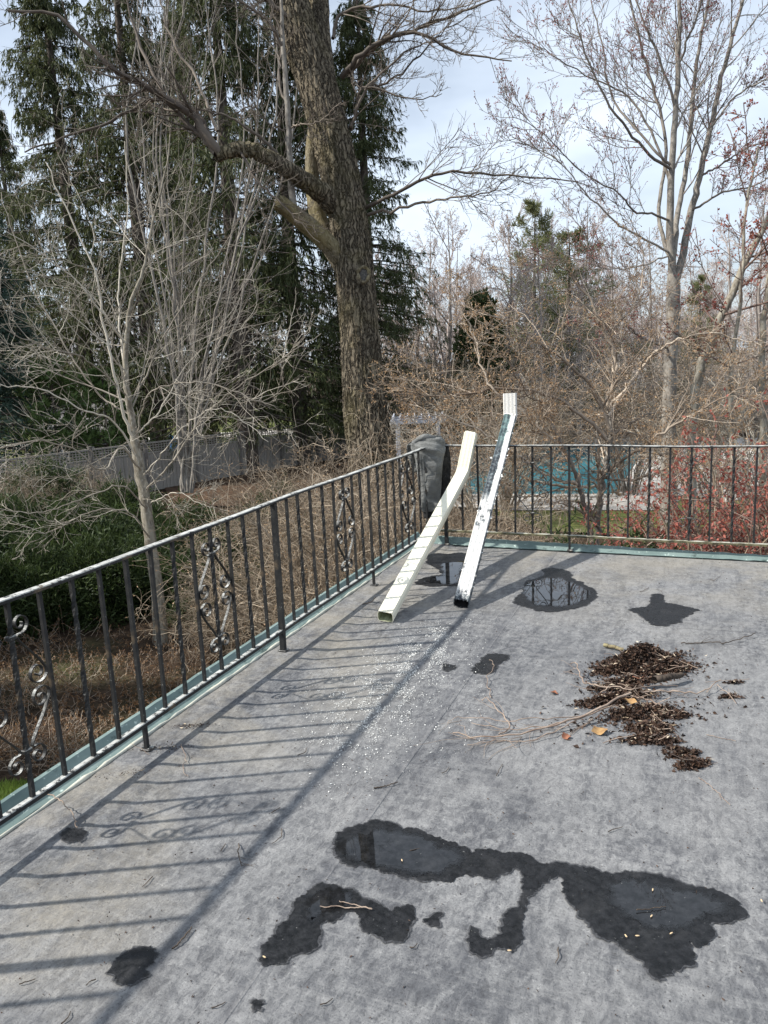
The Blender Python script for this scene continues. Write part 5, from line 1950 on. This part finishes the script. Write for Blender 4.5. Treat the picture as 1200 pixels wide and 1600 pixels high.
def build_right_maple():
    rng = np.random.default_rng(404)
    d = 19.0
    base = base_of(1046, 830, d)
    tr = limb(pxl([(1046, 850, d), (1045, 760, d), (1045, 660, d), (1048, 560, d), (1052, 480, d), (1052, 430, d)]), [0.24, 0.19, 0.165, 0.155, 0.17, 0.15], 40, 0.006, rng)
    tr[0][0, 0, 2] = GZ-0.1
    st = [([(1052, 440, d), (1047, 350, d), (1050, 260, d), (1056, 170, d), (1060, 90, d), (1062, 0, d), (1058, -140, d), (1050, -300, d)], 0.10, 0.025),
          ([(1056, 440, d), (1078, 340, d+.3), (1092, 280, d+.4), (1110, 200, d+.6), (1128, 120, d+.7), (1150, 40, d+.8), (1175, -60, d+1), (1200, -200, d+1)], 0.095, 0.025),
          ([(1052, 400, d), (1060, 330, d+.4), (1076, 240, d+.7), (1082, 150, d+.9), (1095, 60, d+1), (1112, -30, d+1), (1120, -180, d+1)], 0.075, 0.025),
          ([(1058, 430, d), (1030, 340, d+.6), (1040, 220, d+1), (1010, 100, d+1), (985, 0, d+1), (970, -120, d+1)], 0.055, 0.02)]
    P0, B = [], [(tr[0], tr[1], 20)]
    for pts, r0, r1 in st:
        p, r = limb(pxl(pts), [r0, r1], 36, 0.012, rng)
        B.append((p, r, 12))
        P0.append((p, r))
    hand = [([(1050, 265, d), (1010, 235, d-.4), (970, 190, d-.8), (930, 120, d-1), (900, 40, d-1.2), (880, -40, d-1.2)], 0.065, 0.015),
            ([(1052, 262, d), (1015, 225, d), (955, 150, d+.6), (940, 60, d+.8), (915, -30, d+1)], 0.06, 0.015),
            ([(1048, 345, d), (1020, 335, d-.5), (990, 330, d-.8), (965, 300, d-1), (910, 270, d-1.2), (850, 210, d-1.4), (800, 180, d-1.5)], 0.05, 0.010),
            ([(1047, 395, d), (1000, 370, d-.6), (960, 345, d-1), (915, 300, d-1.4), (870, 250, d-1.6), (800, 215, d-1.8)], 0.05, 0.010),
            ([(1050, 300, d), (1020, 210, d+.3), (980, 150, d+.6), (930, 125, d+.8), (870, 90, d+.8), (820, 60, d+.8)], 0.055, 0.010),
            ([(1045, 400, d), (1000, 415, d-.8), (950, 420, d-1.3), (890, 400, d-1.7), (830, 370, d-2)], 0.035, 0.008),
            ([(1046, 545, d), (1010, 530, d-.4), (980, 512, d-.6), (960, 508, d-.8), (930, 520, d-1)], 0.05, 0.012),
            ([(1095, 275, d+.4), (1130, 255, d), (1170, 230, d-.4), (1220, 215, d-.8)], 0.05, 0.012),
            ([(1080, 330, d+.3), (1130, 300, d-.2), (1180, 290, d-.6), (1240, 250, d-1)], 0.05, 0.012),
            ([(1110, 200, d+.6), (1150, 150, d+.4), (1200, 120, d+.2), (1260, 60, d)], 0.05, 0.012),
            ([(1056, 170, d), (1030, 90, d-.4), (1000, 20, d-.6), (980, -80, d-.8)], 0.06, 0.015),
            ([(1060, 100, d), (1090, 20, d-.5), (1110, -60, d-.8)], 0.05, 0.015)]
    for pts, r0, r1 in hand:
        P0.append(limb(pxl(pts), [r0*0.6, r1*0.8], 24, 0.015, rng))
    C, tipsQ = [], []
    for q, (p, r) in enumerate(P0):
        n = 16 if q < 4 else 13
        A1 = kids(p, r, n, rng, (0.2, 1), (25, 55), 0.25 if q < 4 else 0.36, 9, 0.08, 0.05, 0.45, 0.008, 0.4)
        A2 = kids(A1[0], A1[1], 9, rng, (0.15, 1), (25, 55), 0.48, 7, 0.10, 0.05, 0.55, 0.006, 0.4)
        A3 = kids(A2[0], A2[1], 4, rng, (0.2, 1), (25, 55), 0.46, 5, 0.11, 0.06, 0.6, 0.0048, 0.35)
        if q >= 4:
            C.append((p, r, 8))
        C += [(A1[0], A1[1], 5), (A2[0], A2[1], 4), (A3[0], A3[1], 3)]
        tipsQ.append(A3[0])
    Q = np.concatenate(tipsQ)
    c, dr = tips(Q, rng, 3, 0.5)
    bud = cards(c, dr+rng.normal(size=c.shape)*0.5, rng.uniform(0.025, 0.05, len(c)), 0.022, rng)
    e = tree('red_maple', 'tall grey maple on the right forking into several upright stems', base, B, C, M['bark_grey'], M['twig_grey'], [('buds', bud, M['redbud'])])


def bare_tree_arrays(rng, H, r0, nst, spread, upr, rm, n1=16, n2=8, n3=4):
    """generic bare tree about the origin"""
    t = limb([(0, 0, -0.1), (rng.normal()*0.1, rng.normal()*0.1, H*0.22), (rng.normal()*0.2, rng.normal()*0.2, H*0.5), (rng.normal()*0.4, rng.normal()*0.4, H*0.96)], [r0, r0*0.8, r0*0.5, r0*0.08], 30, 0.03, rng)
    A0 = kids(t[0], t[1], nst, rng, (0.18, 0.92), (28, 62), spread, 12, 0.07, upr, 0.6, rm*3, 0.6, 0.25)
    A1 = kids(A0[0], A0[1], n1, rng, (0.15, 1), (25, 60), 0.36, 8, 0.09, upr, 0.5, rm*1.6, 0.4)
    A2 = kids(A1[0], A1[1], n2, rng, (0.15, 1), (25, 60), 0.48, 6, 0.11, upr, 0.55, rm*1.2, 0.4)
    B = [(A0[0], A0[1], 6), (A1[0], A1[1], 4), (A2[0], A2[1], 3)]
    A3 = None
    if n3:
        A3 = kids(A2[0], A2[1], n3, rng, (0.2, 1), (25, 60), 0.48, 4, 0.12, upr, 0.6, rm, 0.35)
        B.append((A3[0], A3[1], 3))
    return t, B, (A3 if A3 is not None else A2)


def build_far_woods():
    rng = np.random.default_rng(505)
    protos = []
    for q in range(3):
        t, B, last = bare_tree_arrays(rng, 15.0, 0.20, 20, 0.50, 0.03, 0.011, 10, 6, 2)
        c, dr = tips(last[0], rng, 1, 0.6)
        bud = cards(c, dr, 0.10, 0.05, rng)
        e = tree('woodland_tree', 'bare brown tree in the distant woodland', np.zeros(3), [(t[0], t[1], 9)], B, M['bark_far'], M['twig_far_hazed'], [('buds', bud, M['budpink'])], 'bare trees of the distant woodland')
        protos.append(e)
    spots = []
    for x in np.linspace(575, 1260, 17):
        spots.append((x+rng.uniform(-18, 18), rng.uniform(46, 62), rng.uniform(0.75, 1.0)))
    for x in np.linspace(560, 1250, 18):
        spots.append((x+rng.uniform(-18, 18), rng.uniform(70, 95), rng.uniform(0.8, 1.1)))
    for x in np.linspace(-120, 540, 12):
        spots.append((x+rng.uniform(-18, 18), rng.uniform(75, 100), rng.uniform(0.85, 1.2)))
    spots += [(795, 37, 0.62), (842, 35, 0.7), (905, 36, 0.62), (700, 40, 0.8)]
    for q, (x, d, s) in enumerate(spots):
        b = base_of(x, 620, d)
        if q < 3:
            e = protos[q]
            e.location = tuple(b)
            e.rotation_euler = (0, 0, rng.uniform(0, 6))
            e.scale = (s, s, s)
        else:
            e = copy_thing(protos[q % 3], b, rng.uniform(0, 6.28), s)
        if q < 17 or q >= 47:
            e['label'] = 'bare brown tree in the nearer row of woodland beyond the pool'
            e['group'] = 'bare trees of the nearer woodland row'
        elif q < 35:
            e['label'] = 'small looking bare tree in the farthest woodland beyond the pool'
            e['group'] = 'bare trees of the farthest woodland'
        else:
            e['label'] = 'distant bare tree glimpsed behind the spruces on the left'
            e['group'] = 'distant bare trees behind the spruces'
    # undergrowth between those trunks
    sh = shrub_proto('woodland_shrub', 'brown leafless shrub under the distant trees', rng, 3.2, 26, 0.012, M['bark_far'], M['twig_far_hazed'], M['budpink'], 'leafless shrubs of the distant woodland', nb=1)
    first = True
    for x in np.linspace(560, 1260, 22):
        d = rng.uniform(38, 60)
        b = base_of(x+rng.uniform(-15, 15), 640, d)
        s = rng.uniform(0.8, 1.25)
        if first:
            sh.location = tuple(b)
            first = False
        else:
            copy_thing(sh, b, rng.uniform(0, 6.28), s)


def shrub_proto(name, label, rng, H, nst, rm, mt, mc, mb, group=None, spread=0.8, nb=2, n1=9, n2=5, trop=0.02, budsize=0.03, cat='shrub', n3=0, wob=0.13):
    """many arching stems from one root"""
    P, R = [], []
    K = 14
    az = rng.uniform(0, 2*np.pi, nst)
    for a in az:
        L = H*rng.uniform(0.75, 1.25)
        out = spread*rng.uniform(0.15, 1.0)
        dvec = np.array([math.cos(a), math.sin(a), 0])
        t = np.linspace(0, 1, K)[:, None]
        p = dvec*out*H*0.75*t**1.3+np.array([0, 0, 1])*L*(t-0.28*out*t**2)+rng.normal(size=(K, 3))*0.03*H*t*0.5
        p[:, 2] -= 0.05
        p = p+dvec*H*0.10*rng.uniform(0, 1)
        P.append(p)
        R.append(np.linspace(rm*3.2, rm*0.9, K)*rng.uniform(0.7, 1.3))
    P = np.array(P)
    R = np.array(R)
    A1 = kids(P, R, n1, rng, (0.15, 1), (25, 70), 0.40, 9, wob, trop, 0.55, rm*0.8, 0.4)
    A2 = kids(A1[0], A1[1], n2, rng, (0.15, 1), (25, 70), 0.5, 7, wob*1.15, trop, 0.6, rm*0.6, 0.4)
    B = [(A1[0], A1[1], 4), (A2[0], A2[1], 3)]
    last = A2
    if n3:
        A3 = kids(A2[0], A2[1], n3, rng, (0.15, 1), (25, 65), 0.5, 5, 0.14, trop, 0.6, rm*0.5, 0.4)
        B.append((A3[0], A3[1], 3))
        last = A3
    ex = []
    if nb:
        c, dr = tips(last[0], rng, nb, 0.2)
        ex = [('buds', cards(c, dr+rng.normal(size=c.shape)*0.6, rng.uniform(0.7, 1.4, len(c))*budsize, budsize*0.6, rng), mb)]
    return tree(name, label, np.zeros(3), [(P, R, 6)], B, mt, mc, ex, group, cat)


def build_shrubs():
    rng = np.random.default_rng(606)
    # crab apple tangle filling the middle right
    d = 13.0
    base = base_of(930, 830, d)
    hand = [([(932, 870, d), (935, 800, d), (942, 740, d), (955, 680, d+.3), (950, 620, d+.5)], 0.085, 0.045),
            ([(928, 860, d), (915, 800, d-.3), (905, 760, d-.5), (880, 700, d-.8), (850, 640, d-1)], 0.06, 0.03),
            ([(950, 690, d), (900, 640, d-.4), (830, 610, d-.8), (760, 610, d-1), (680, 620, d-1.2), (610, 600, d-1.3)], 0.045, 0.010),
            ([(952, 670, d), (920, 600, d), (850, 540, d-.3), (790, 500, d-.5), (720, 480, d-.8)], 0.045, 0.010),
            ([(950, 640, d+.4), (960, 560, d+.4), (930, 480, d+.4), (880, 420, d+.4), (820, 390, d+.3)], 0.045, 0.010),
            ([(950, 640, d+.4), (1000, 580, d+.3), (1040, 540, d), (1110, 520, d-.3), (1190, 540, d-.5)], 0.04, 0.010),
            ([(942, 740, d), (1000, 700, d-.5), (1060, 660, d-.8), (1130, 620, d-1), (1200, 580, d-1.2)], 0.04, 0.010),
            ([(938, 760, d), (870, 760, d-.5), (800, 740, d-.8), (740, 730, d-1), (690, 700, d-1.2)], 0.035, 0.008),
            ([(905, 760, d-.5), (850, 740, d-.8), (780, 690, d-1.2), (720, 660, d-1.5), (640, 640, d-1.8)], 0.035, 0.008),
            ([(880, 700, d-.8), (820, 650, d-1), (760, 590, d-1), (740, 520, d-1), (700, 460, d-1)], 0.035, 0.008),
            ([(950, 650, d), (980, 600, d+.6), (970, 520, d+.8), (1000, 450, d+1), (1010, 380, d+1)], 0.035, 0.008),
            ([(942, 745, d), (990, 750, d-.6), (1040, 730, d-1), (1090, 740, d-1.2), (1150, 720, d-1.4)], 0.03, 0.007),
            ([(955, 680, d), (1010, 650, d+.6), (1080, 640, d+.8), (1150, 660, d+1)], 0.03, 0.007)]
    T, C, tq = [], [], []
    for q, (pts, r0, r1) in enumerate(hand):
        p, r = limb(pxl(pts), [r0*0.75, r1*0.8], 30, 0.018, rng)
        (T if q < 2 else C).append((p, r, 10 if q < 2 else 7))
        A1 = kids(p, r, 17, rng, (0.1, 1), (30, 75), 0.38, 10, 0.15, 0.015, 0.6, 0.0065, 0.4)
        A2 = kids(A1[0], A1[1], 9, rng, (0.1, 1), (30, 75), 0.5, 7, 0.17, 0.02, 0.6, 0.0045, 0.4)
        A3 = kids(A2[0], A2[1], 4, rng, (0.1, 1), (30, 75), 0.5, 5, 0.17, 0.03, 0.65, 0.0036, 0.4)
        C += [(A1[0], A1[1], 5), (A2[0], A2[1], 4), (A3[0], A3[1], 3)]
        tq.append(A3[0])
    c, dr = tips(np.concatenate(tq), rng, 3, 0.2)
    bud = cards(c, dr+rng.normal(size=c.shape)*0.6, rng.uniform(0.018, 0.040, len(c)), 0.018, rng)
    tree('crab_apple', 'tangled budding crab apple between the far railing and the pool', base, T, C, M['bark_grey'], M['twig_brown'], [('buds', bud, M['bud'])])

    # wide brush behind and beside it
    b1 = shrub_proto('bare_shrub', 'x', rng, 3.4, 26, 0.007, M['bark_tan'], M['twig_tan'], M['bud'], 'bare shrubs round the pool lawn', 0.95, 1, 9, 5, 0.0, 0.028, n3=2, wob=0.2)
    labs = [('bare budding shrub right of the massive trunk', 640, 34, 1.5), ('bare shrub behind the jacket', 745, 21, 1.1), ('bare shrub behind the two downspouts', 790, 22.5, 1.1),
            ('bare shrub left of the forked grey maple', 985, 24, 1.3), ('bare shrub right of the forked grey maple', 1120, 20, 1.15), ('bare shrub at the right edge past the maple', 1205, 17, 1.2),
            ('bare shrub beyond the pool cover', 880, 37, 1.5), ('bare shrub behind the white arbor', 735, 39, 1.5), ('bare shrub beyond the patio on the right', 1060, 38, 1.5), ('bare shrub beyond the patio at the right edge', 1180, 40, 1.6)]
    for q, (lab, x, dd, s) in enumerate(labs):
        b = base_of(x, 700, dd)
        if q == 0:
            b1['label'] = lab
            b1.location = tuple(b)
            b1.scale = (s, s, s)
        else:
            cp = copy_thing(b1, b, rng.uniform(0, 6.28), s, lab)
            if q % 2:
                for ch in cp.children:
                    if ch.name.startswith(('trunk', 'crown')):
                        ch.material_slots[0].link = 'OBJECT'
                        ch.material_slots[0].material = M['twig_pale'] if q % 4 == 1 else M['twig_grey']
    # twiggy hedge straight behind the left railing
    b2 = shrub_proto('twiggy_shrub', 'x', rng, 2.7, 60, 0.0055, M['twig_tan'], M['twig_tan'], M['bud'], 'twiggy shrubs behind the left railing', 1.15, 1, 11, 6, -0.03, 0.022, wob=0.26)
    labs = [('pale twiggy shrub directly behind the railing left of the jacket', 600, 9.0, 1.0), ('pale twiggy shrub behind the middle of the left railing', 545, 10.2, 1.05), ('low twiggy shrub right of the thick railing post', 495, 11.2, 0.9),
            ('twiggy shrub at the foot of the massive trunk', 560, 12.3, 1.15), ('twiggy shrub just outside the railing corner', 660, 9.6, 0.95), ('twiggy shrub below the far railing behind the downspouts', 745, 10.6, 0.85), ('twiggy shrub low behind the middle of the far railing', 850, 11, 0.7),
            ('low twiggy shrub in front of the mulch bed', 470, 15, 0.9), ('sparse low twigs beside the pale slender tree', 335, 12.2, 0.45), ('low twiggy shrub against the fence at the left edge', 30, 21.5, 0.7), ('low twiggy shrub against the fence left of the slender tree', 150, 23, 0.62)]
    for q, (lab, x, dd, s) in enumerate(labs):
        b = base_of(x, 860, dd)
        if q == 0:
            b2['label'] = lab
            b2.location = tuple(b)
        else:
            copy_thing(b2, b, rng.uniform(0, 6.28), s, lab)
    # red leaved shrub at lower right and the red flowering tree above it
    b3 = shrub_proto('red_shrub', 'x', rng, 2.6, 34, 0.007, M['bark_tan'], M['twig_red'], M['redleaf'], None, 0.9, 6, 8, 5, 0.0, 0.045, wob=0.2)
    b3['label'] = 'red leaved shrub behind the far railing at the right edge'
    b3.location = tuple(base_of(1165, 880, 9.4))
    b3.scale = (1.1, 1.1, 1.15)
    copy_thing(b3, base_of(1085, 880, 10.0), 2.1, 0.9, 'smaller red leaved shrub left of the one at the right edge')
    copy_thing(b3, base_of(1250, 880, 9.8), 4.0, 1.1, 'red leaved shrub half outside the right edge')
    d = 15.5
    hand = [([(1075, 900, d), (1085, 640, d), (1100, 560, d), (1135, 480, d), (1165, 410, d), (1200, 340, d), (1230, 260, d)], 0.10, 0.05),
            ([(1150, 900, d), (1142, 640, d-.5), (1145, 560, d-.5), (1160, 440, d-.6), (1165, 330, d-.6), (1185, 230, d-.6)], 0.05, 0.02),
            ([(1195, 900, d-.5), (1192, 660, d-.5), (1190, 560, d-.6), (1198, 460, d-.6), (1215, 330, d-.6)], 0.08, 0.04)]
    T, C, tq = [], [], []
    for q, (pts, r0, r1) in enumerate(hand):
        p, r = limb(pxl(pts), [r0, r1], 30, 0.012, rng)
        T.append((p, r, 12))
        A0 = kids(p, r, 9, rng, (0.3, 1), (35, 75), 0.24, 10, 0.10, 0.03, 0.4, 0.014, 0.3)
        A1 = kids(A0[0], A0[1], 8, rng, (0.15, 1), (30, 65), 0.42, 8, 0.12, 0.03, 0.5, 0.008, 0.4)
        A2 = kids(A1[0], A1[1], 5, rng, (0.15, 1), (30, 65), 0.5, 5, 0.13, 0.03, 0.6, 0.006, 0.4)
        C += [(A0[0], A0[1], 6), (A1[0], A1[1], 4), (A2[0], A2[1], 3)]
        tq.append(A2[0])
    c, dr = tips(np.concatenate(tq), rng, 2, 0.2)
    keep = rng.random(len(c)) < 1.1
    c, dr = c[keep], dr[keep]
    bud = cards(c, dr+rng.normal(size=c.shape)*0.9, rng.uniform(0.035, 0.075, len(c)), 0.042, rng)
    tree('red_flowering_tree', 'leaning pale tree with red blossom clusters at the right edge', base_of(1090, 900, d), T, C, M['bark_pale'], M['twig_red'], [('blossom', bud, M['redleaf'])])


def conifer_proto(name, label, rng, H, Rm, nb, nt, nc, mat, droop=0.5, hang=0.8, cl=0.26, cw=0.055, group=None, z0=0.08, power=0.75, sweep_up=0.25, dirmix=(0.5, 0.5)):
    t = limb([(0, 0, -0.1), (0, 0, H*0.4), (0.1, 0, H)], [H*0.017, H*0.012, 0.02], 24)
    h = np.sort(rng.uniform(z0, 0.985, nb))
    az = rng.uniform(0, 2*np.pi, nb)
    L = Rm*((1-h)**power)*rng.uniform(0.65, 1.12, nb)+0.15
    K = 9
    s = np.linspace(0, 1, K)
    out = np.stack([np.cos(az), np.sin(az), np.zeros(nb)], -1)
    up0 = (sweep_up*(h-0.25))[:, None]
    prof = up0*s[None]-droop*s[None]**2*0.75+droop*0.42*s[None]**3
    P = out[:, None]*(L[:, None]*s[None])[..., None]
    P[..., 2] = h[:, None]*H+prof*L[:, None]
    P += rng.normal(size=P.shape)*0.03*s[None, :, None]
    R = np.linspace(1, 0.15, K)[None]*(0.012+0.010*L)[:, None]
    # twigs: sideways and hanging
    Q, q = kids(P, R, nt, rng, (0.18, 1.0), (35, 80), 0.30, 5, 0.06, 0.0, 0.4, 0.006, 0.45)
    ts = np.linspace(0, 1, 5)
    Q[..., 2] -= hang*0.55*(ts[None]**1.5)*rng.uniform(0.3, 1.2, len(Q))[:, None]*0.8
    c, dr = tips(Q, rng, nc, 0.05)
    dd = dr*dirmix[0]+np.array([0, 0, -1])*hang*dirmix[1]+rng.normal(size=c.shape)*0.35
    V1 = cards(c, dd, rng.uniform(0.6, 1.3, len(c))*cl, rng.uniform(0.7, 1.3, len(c))*cw, rng)
    # needles along the branches themselves
    c2, d2 = tips(P, rng, 10, 0.12)
    V2 = cards(c2, d2+rng.normal(size=c2.shape)*0.45, cl*0.9, cw, rng)
    e = empty(name, (0, 0, 0), label, 'tree', group)
    tubes_obj('trunk', [(t[0], t[1], 12)], M['bark_spruce'], e)
    cr = tag(tubes_obj('branches', [(P, R, 4)], M['bark_spruce'], e), None, None, None, 'stuff')
    V, F = join([V1, V2])
    tag(obj('crown', npmesh('crown', V, F, False), mat, e), None, None, None, 'stuff')
    return e


def build_conifers():
    rng = np.random.default_rng(707)
    g = 'drooping spruces behind the left railing'
    s1 = conifer_proto('spruce_tree', 'x', rng, 25, 4.7, 320, 17, 13, M['spruce'], 0.60, 1.25, 0.27, 0.042, g, 0.10, 0.72)
    s2 = conifer_proto('spruce_tree', 'x', rng, 24, 4.3, 295, 17, 13, M['spruce'], 0.70, 1.4, 0.27, 0.042, g, 0.12, 0.68)
    spots = [(s1, 388, 33.0, 1.0, 'drooping spruce with trunk before the fence left of the massive tree'), (s2, 472, 35.0, 0.98, 'drooping spruce whose trunk stands close left of the massive tree'),
             (s1, 588, 36.0, 0.86, 'drooping spruce showing right of the massive trunk'), (s2, 250, 36.0, 1.05, 'drooping spruce behind the fan of grey stems'),
             (s1, 150, 38.0, 1.0, 'drooping spruce behind the slender pale tree'), (s2, 330, 46.0, 1.0, 'farther spruce between two nearer spruces'), (s2, 60, 48.0, 0.85, 'farther spruce towards the left edge')]
    seen = set()
    for src, x, d, s, lab in spots:
        b = base_of(x, 700, d)
        if src.name not in seen:
            seen.add(src.name)
            src.location = tuple(b)
            src.scale = (s, s, s)
            src['label'] = lab
        else:
            copy_thing(src, b, rng.uniform(0, 6.28), s, lab)
    bl = conifer_proto('blue_spruce', 'dense blue green spruce at the left edge', rng, 14.5, 3.3, 330, 14, 10, M['spruce_blue'], 0.25, 0.25, 0.24, 0.045, None, 0.05, 0.8, 0.3)
    bl.location = tuple(base_of(-12, 700, 30.0))
    copy_thing(bl, (-9.4, -2.2, GZ), 1.0, 0.46, 'unseen evergreen added outside the left edge to shade the dry bed')  # this and the next two: unseen, added to cast shade on the ground
    copy_thing(bl, (-10.1, -0.4, GZ), 2.2, 0.46, 'unseen middle evergreen added outside the left edge to shade the dry bed')
    copy_thing(bl, (-11.4, 1.6, GZ), 3.2, 0.48, 'unseen farther evergreen added outside the left edge to shade the yews')
    # pines
    p1 = conifer_proto('white_pine', 'olive green pine behind the pool with ragged top', rng, 12.6, 3.9, 95, 16, 9, M['pine'], -0.1, -0.3, 0.30, 0.035, None, 0.16, 0.62, 0.35)
    p1.location = tuple(base_of(835, 620, 44.0))
    copy_thing(p1, base_of(890, 620, 38.0), 2.0, (1.15, 1.15, 0.80), 'lower olive pine right of the ragged topped pine')
    copy_thing(p1, base_of(1090, 620, 52.0), 3.3, 0.72, 'olive pine behind the forked grey maple')
    p2 = conifer_proto('young_pine', 'bright green young pine above the fence on the left', rng, 4.6, 1.9, 80, 10, 9, M['pine_bright'], -0.1, -0.2, 0.26, 0.05, None, 0.1, 0.6, 0.5)
    p2.location = tuple(base_of(165, 660, 31.0))
    copy_thing(p2, base_of(85, 660, 30.0), 1.0, 1.1, 'bright green young pine left of its neighbour above the fence')
    # arborvitae
    c1 = conifer_proto('arborvitae', 'dark conical evergreen beyond the far railing', rng, 7.0, 1.9, 330, 10, 10, M['cedar'], -0.5, -0.6, 0.22, 0.07, None, 0.03, 0.6, 0.9)
    c1.location = tuple(base_of(752, 640, 36.0))


def hedge_proto(name, label, rng, rx, ry, rz, n, mat, size, group=None):
    e = empty(name, (0, 0, 0), label, 'shrub', group)
    ns = 26
    P, R = [], []
    for _ in range(ns):
        v = nrm(rng.normal(size=3))
        v[2] = abs(v[2])
        tip = v*np.array([rx, ry, rz])*0.8
        P.append(spline([np.zeros(3), tip*0.4+rng.normal(size=3)*0.05, tip], 8))
        R.append(np.linspace(0.025, 0.006, 8))
    P, R = np.array(P), np.array(R)
    A1 = kids(P, R, 8, rng, (0.3, 1), (25, 60), 0.4, 6, 0.1, 0.03, 0.5, 0.005)
    tubes_obj('stems', [(P, R, 5), (A1[0], A1[1], 3)], M['bark_spruce'], e)
    # leafy sprays on lumpy shells
    v = nrm(rng.normal(size=(n, 3)))
    v[:, 2] = np.abs(v[:, 2])*1.0-0.05
    lump = 0.82+0.13*np.sin(v[:, 0]*7+1)*np.cos(v[:, 1]*6)+0.12*np.sin(v[:, 2]*9+v[:, 0]*4)
    rr = lump*(1-0.35*rng.random(n)**2.2)
    C = v*np.array([rx, ry, rz])*rr[:, None]
    D = v+rng.normal(size=(n, 3))*0.6
    shoot = rng.random(n) < 0.16
    C = C*(1+shoot*rng.uniform(0.0, 0.22, n))[:, None]
    C *= (1+0.10*np.sin(C[:, 0:1]*9+C[:, 2:3]*7)*np.cos(C[:, 1:2]*8))
    V, F = cards(C, D, rng.uniform(0.5, 1.5, n)*size*(1+0.5*shoot), size*0.26*rng.uniform(0.6, 1.3, n), rng, 0.1)
    tag(obj('crown', npmesh('crown', V, F, False), mat, e), None, None, None, 'stuff')
    return e


def build_hedges():
    rng = np.random.default_rng(808)
    g = 'evergreen yews below the left railing'
    y1 = hedge_proto('yew_shrub', 'x', rng, 1.7, 1.5, 1.75, 15000, M['yew'], 0.13, g)
    labs = [('spreading green yew at the left edge below the fence', 15, 18.5, 1.05), ('green yew left of the slender pale tree', 110, 17.0, 1.0), ('green yew just right of the slender pale tree', 300, 17.5, 1.0), ('green yew behind the thick railing post', 400, 17.0, 0.9),
            ('green yew by the fence behind the slender pale tree', 190, 22.0, 1.0), ('low green yew at the near end of the mulch bed', 440, 20.5, 0.8), ('dark yew outside the left edge of the view', -80, 16.5, 1.1), ('lower yew in front of the slender pale tree', 215, 15.2, 0.75),
            ('green yew right of the mulch bed', 500, 17.8, 0.7), ('near yew low behind the left part of the railing', 40, 14.2, 0.85), ('near yew left of the slender trunk foot', 140, 14.6, 0.8),
            ('near yew right of the slender trunk foot', 330, 14.6, 0.82), ('near yew behind the thick railing post', 420, 14.0, 0.7), ('near yew outside the left edge', -70, 13.4, 0.85), ('taller yew hiding the fence at the left edge', 70, 22.5, 1.25)]
    for q, (lab, x, d, s) in enumerate(labs):
        b = base_of(x, 800, d)
        if q == 0:
            y1['label'] = lab
            y1.location = tuple(b)
        else:
            copy_thing(y1, b, rng.uniform(0, 6.28), (s, s, s*rng.uniform(0.85, 1.15)), lab)
    y2 = hedge_proto('evergreen_hedge', 'low dark evergreen shrub below the middle of the far railing', rng, 1.6, 0.8, 2.55, 14000, M['yew'], 0.10, 'evergreens below the far railing')
    y2.location = tuple(base_of(900, 880, 8.8))
    copy_thing(y2, base_of(1010, 880, 9.4), 1.0, 0.95, 'low dark evergreen shrub left of the red shrubs')
    copy_thing(y2, base_of(790, 880, 9.6), 2.0, 0.75, 'small dark evergreen shrub right of the old downspout')
    # dry rusty ground cover seen through the left railing
    n = 3000
    x = rng.uniform(-170, 330, n)
    y = rng.uniform(985, 1210, n)
    ok = (y > 985+(x-330)*-0.02) & (y < 1230)
    x, y = x[ok], y[ok]
    C = np.array([lev(a, b, GZ+0.02) for a, b in zip(x, y)])
    m = len(C)
    K = 5
    d = nrm(rng.normal(size=(m, 3))*np.array([0.7, 0.7, 0.3])+np.array([0, 0, 0.8]))
    L = rng.uniform(0.15, 0.55, m)*(0.6+0.5*np.sin(C[:, 0]*2.1)*np.cos(C[:, 1]*1.7)).clip(0.25)
    pts = [C]
    for _ in range(K-1):
        pts.append(pts[-1]+d*(L/(K-1))[:, None])
        d = nrm(d+rng.normal(size=(m, 3))*0.25)
    P = np.stack(pts, 1)
    R = np.broadcast_to(np.linspace(0.0035, 0.0022, K)[None], (m, K))
    c, dr = tips(P, rng, 5, 0.35)
    V, F = join([cards(c, dr+rng.normal(size=c.shape)*0.8, rng.uniform(0.02, 0.05, len(c)), 0.022, rng)])
    e = empty('dry_ground_cover', C.mean(0), 'rusty brown dry ground cover below the left railing', 'ground cover')
    e['kind'] = 'stuff'
    o = C.mean(0)
    tag(tubes_obj('stems', [(P, R, 3)], M['twig_brown'], e, o), None, None, None, 'stuff')
    tag(obj('dry_leaves', npmesh('dry_leaves', V-o, F, False), M['rust'], e), None, None, None, 'stuff')


build_big_tree()
build_left_tree()
build_multistem()
build_right_maple()
build_shrubs()
build_conifers()
build_hedges()
build_far_woods()
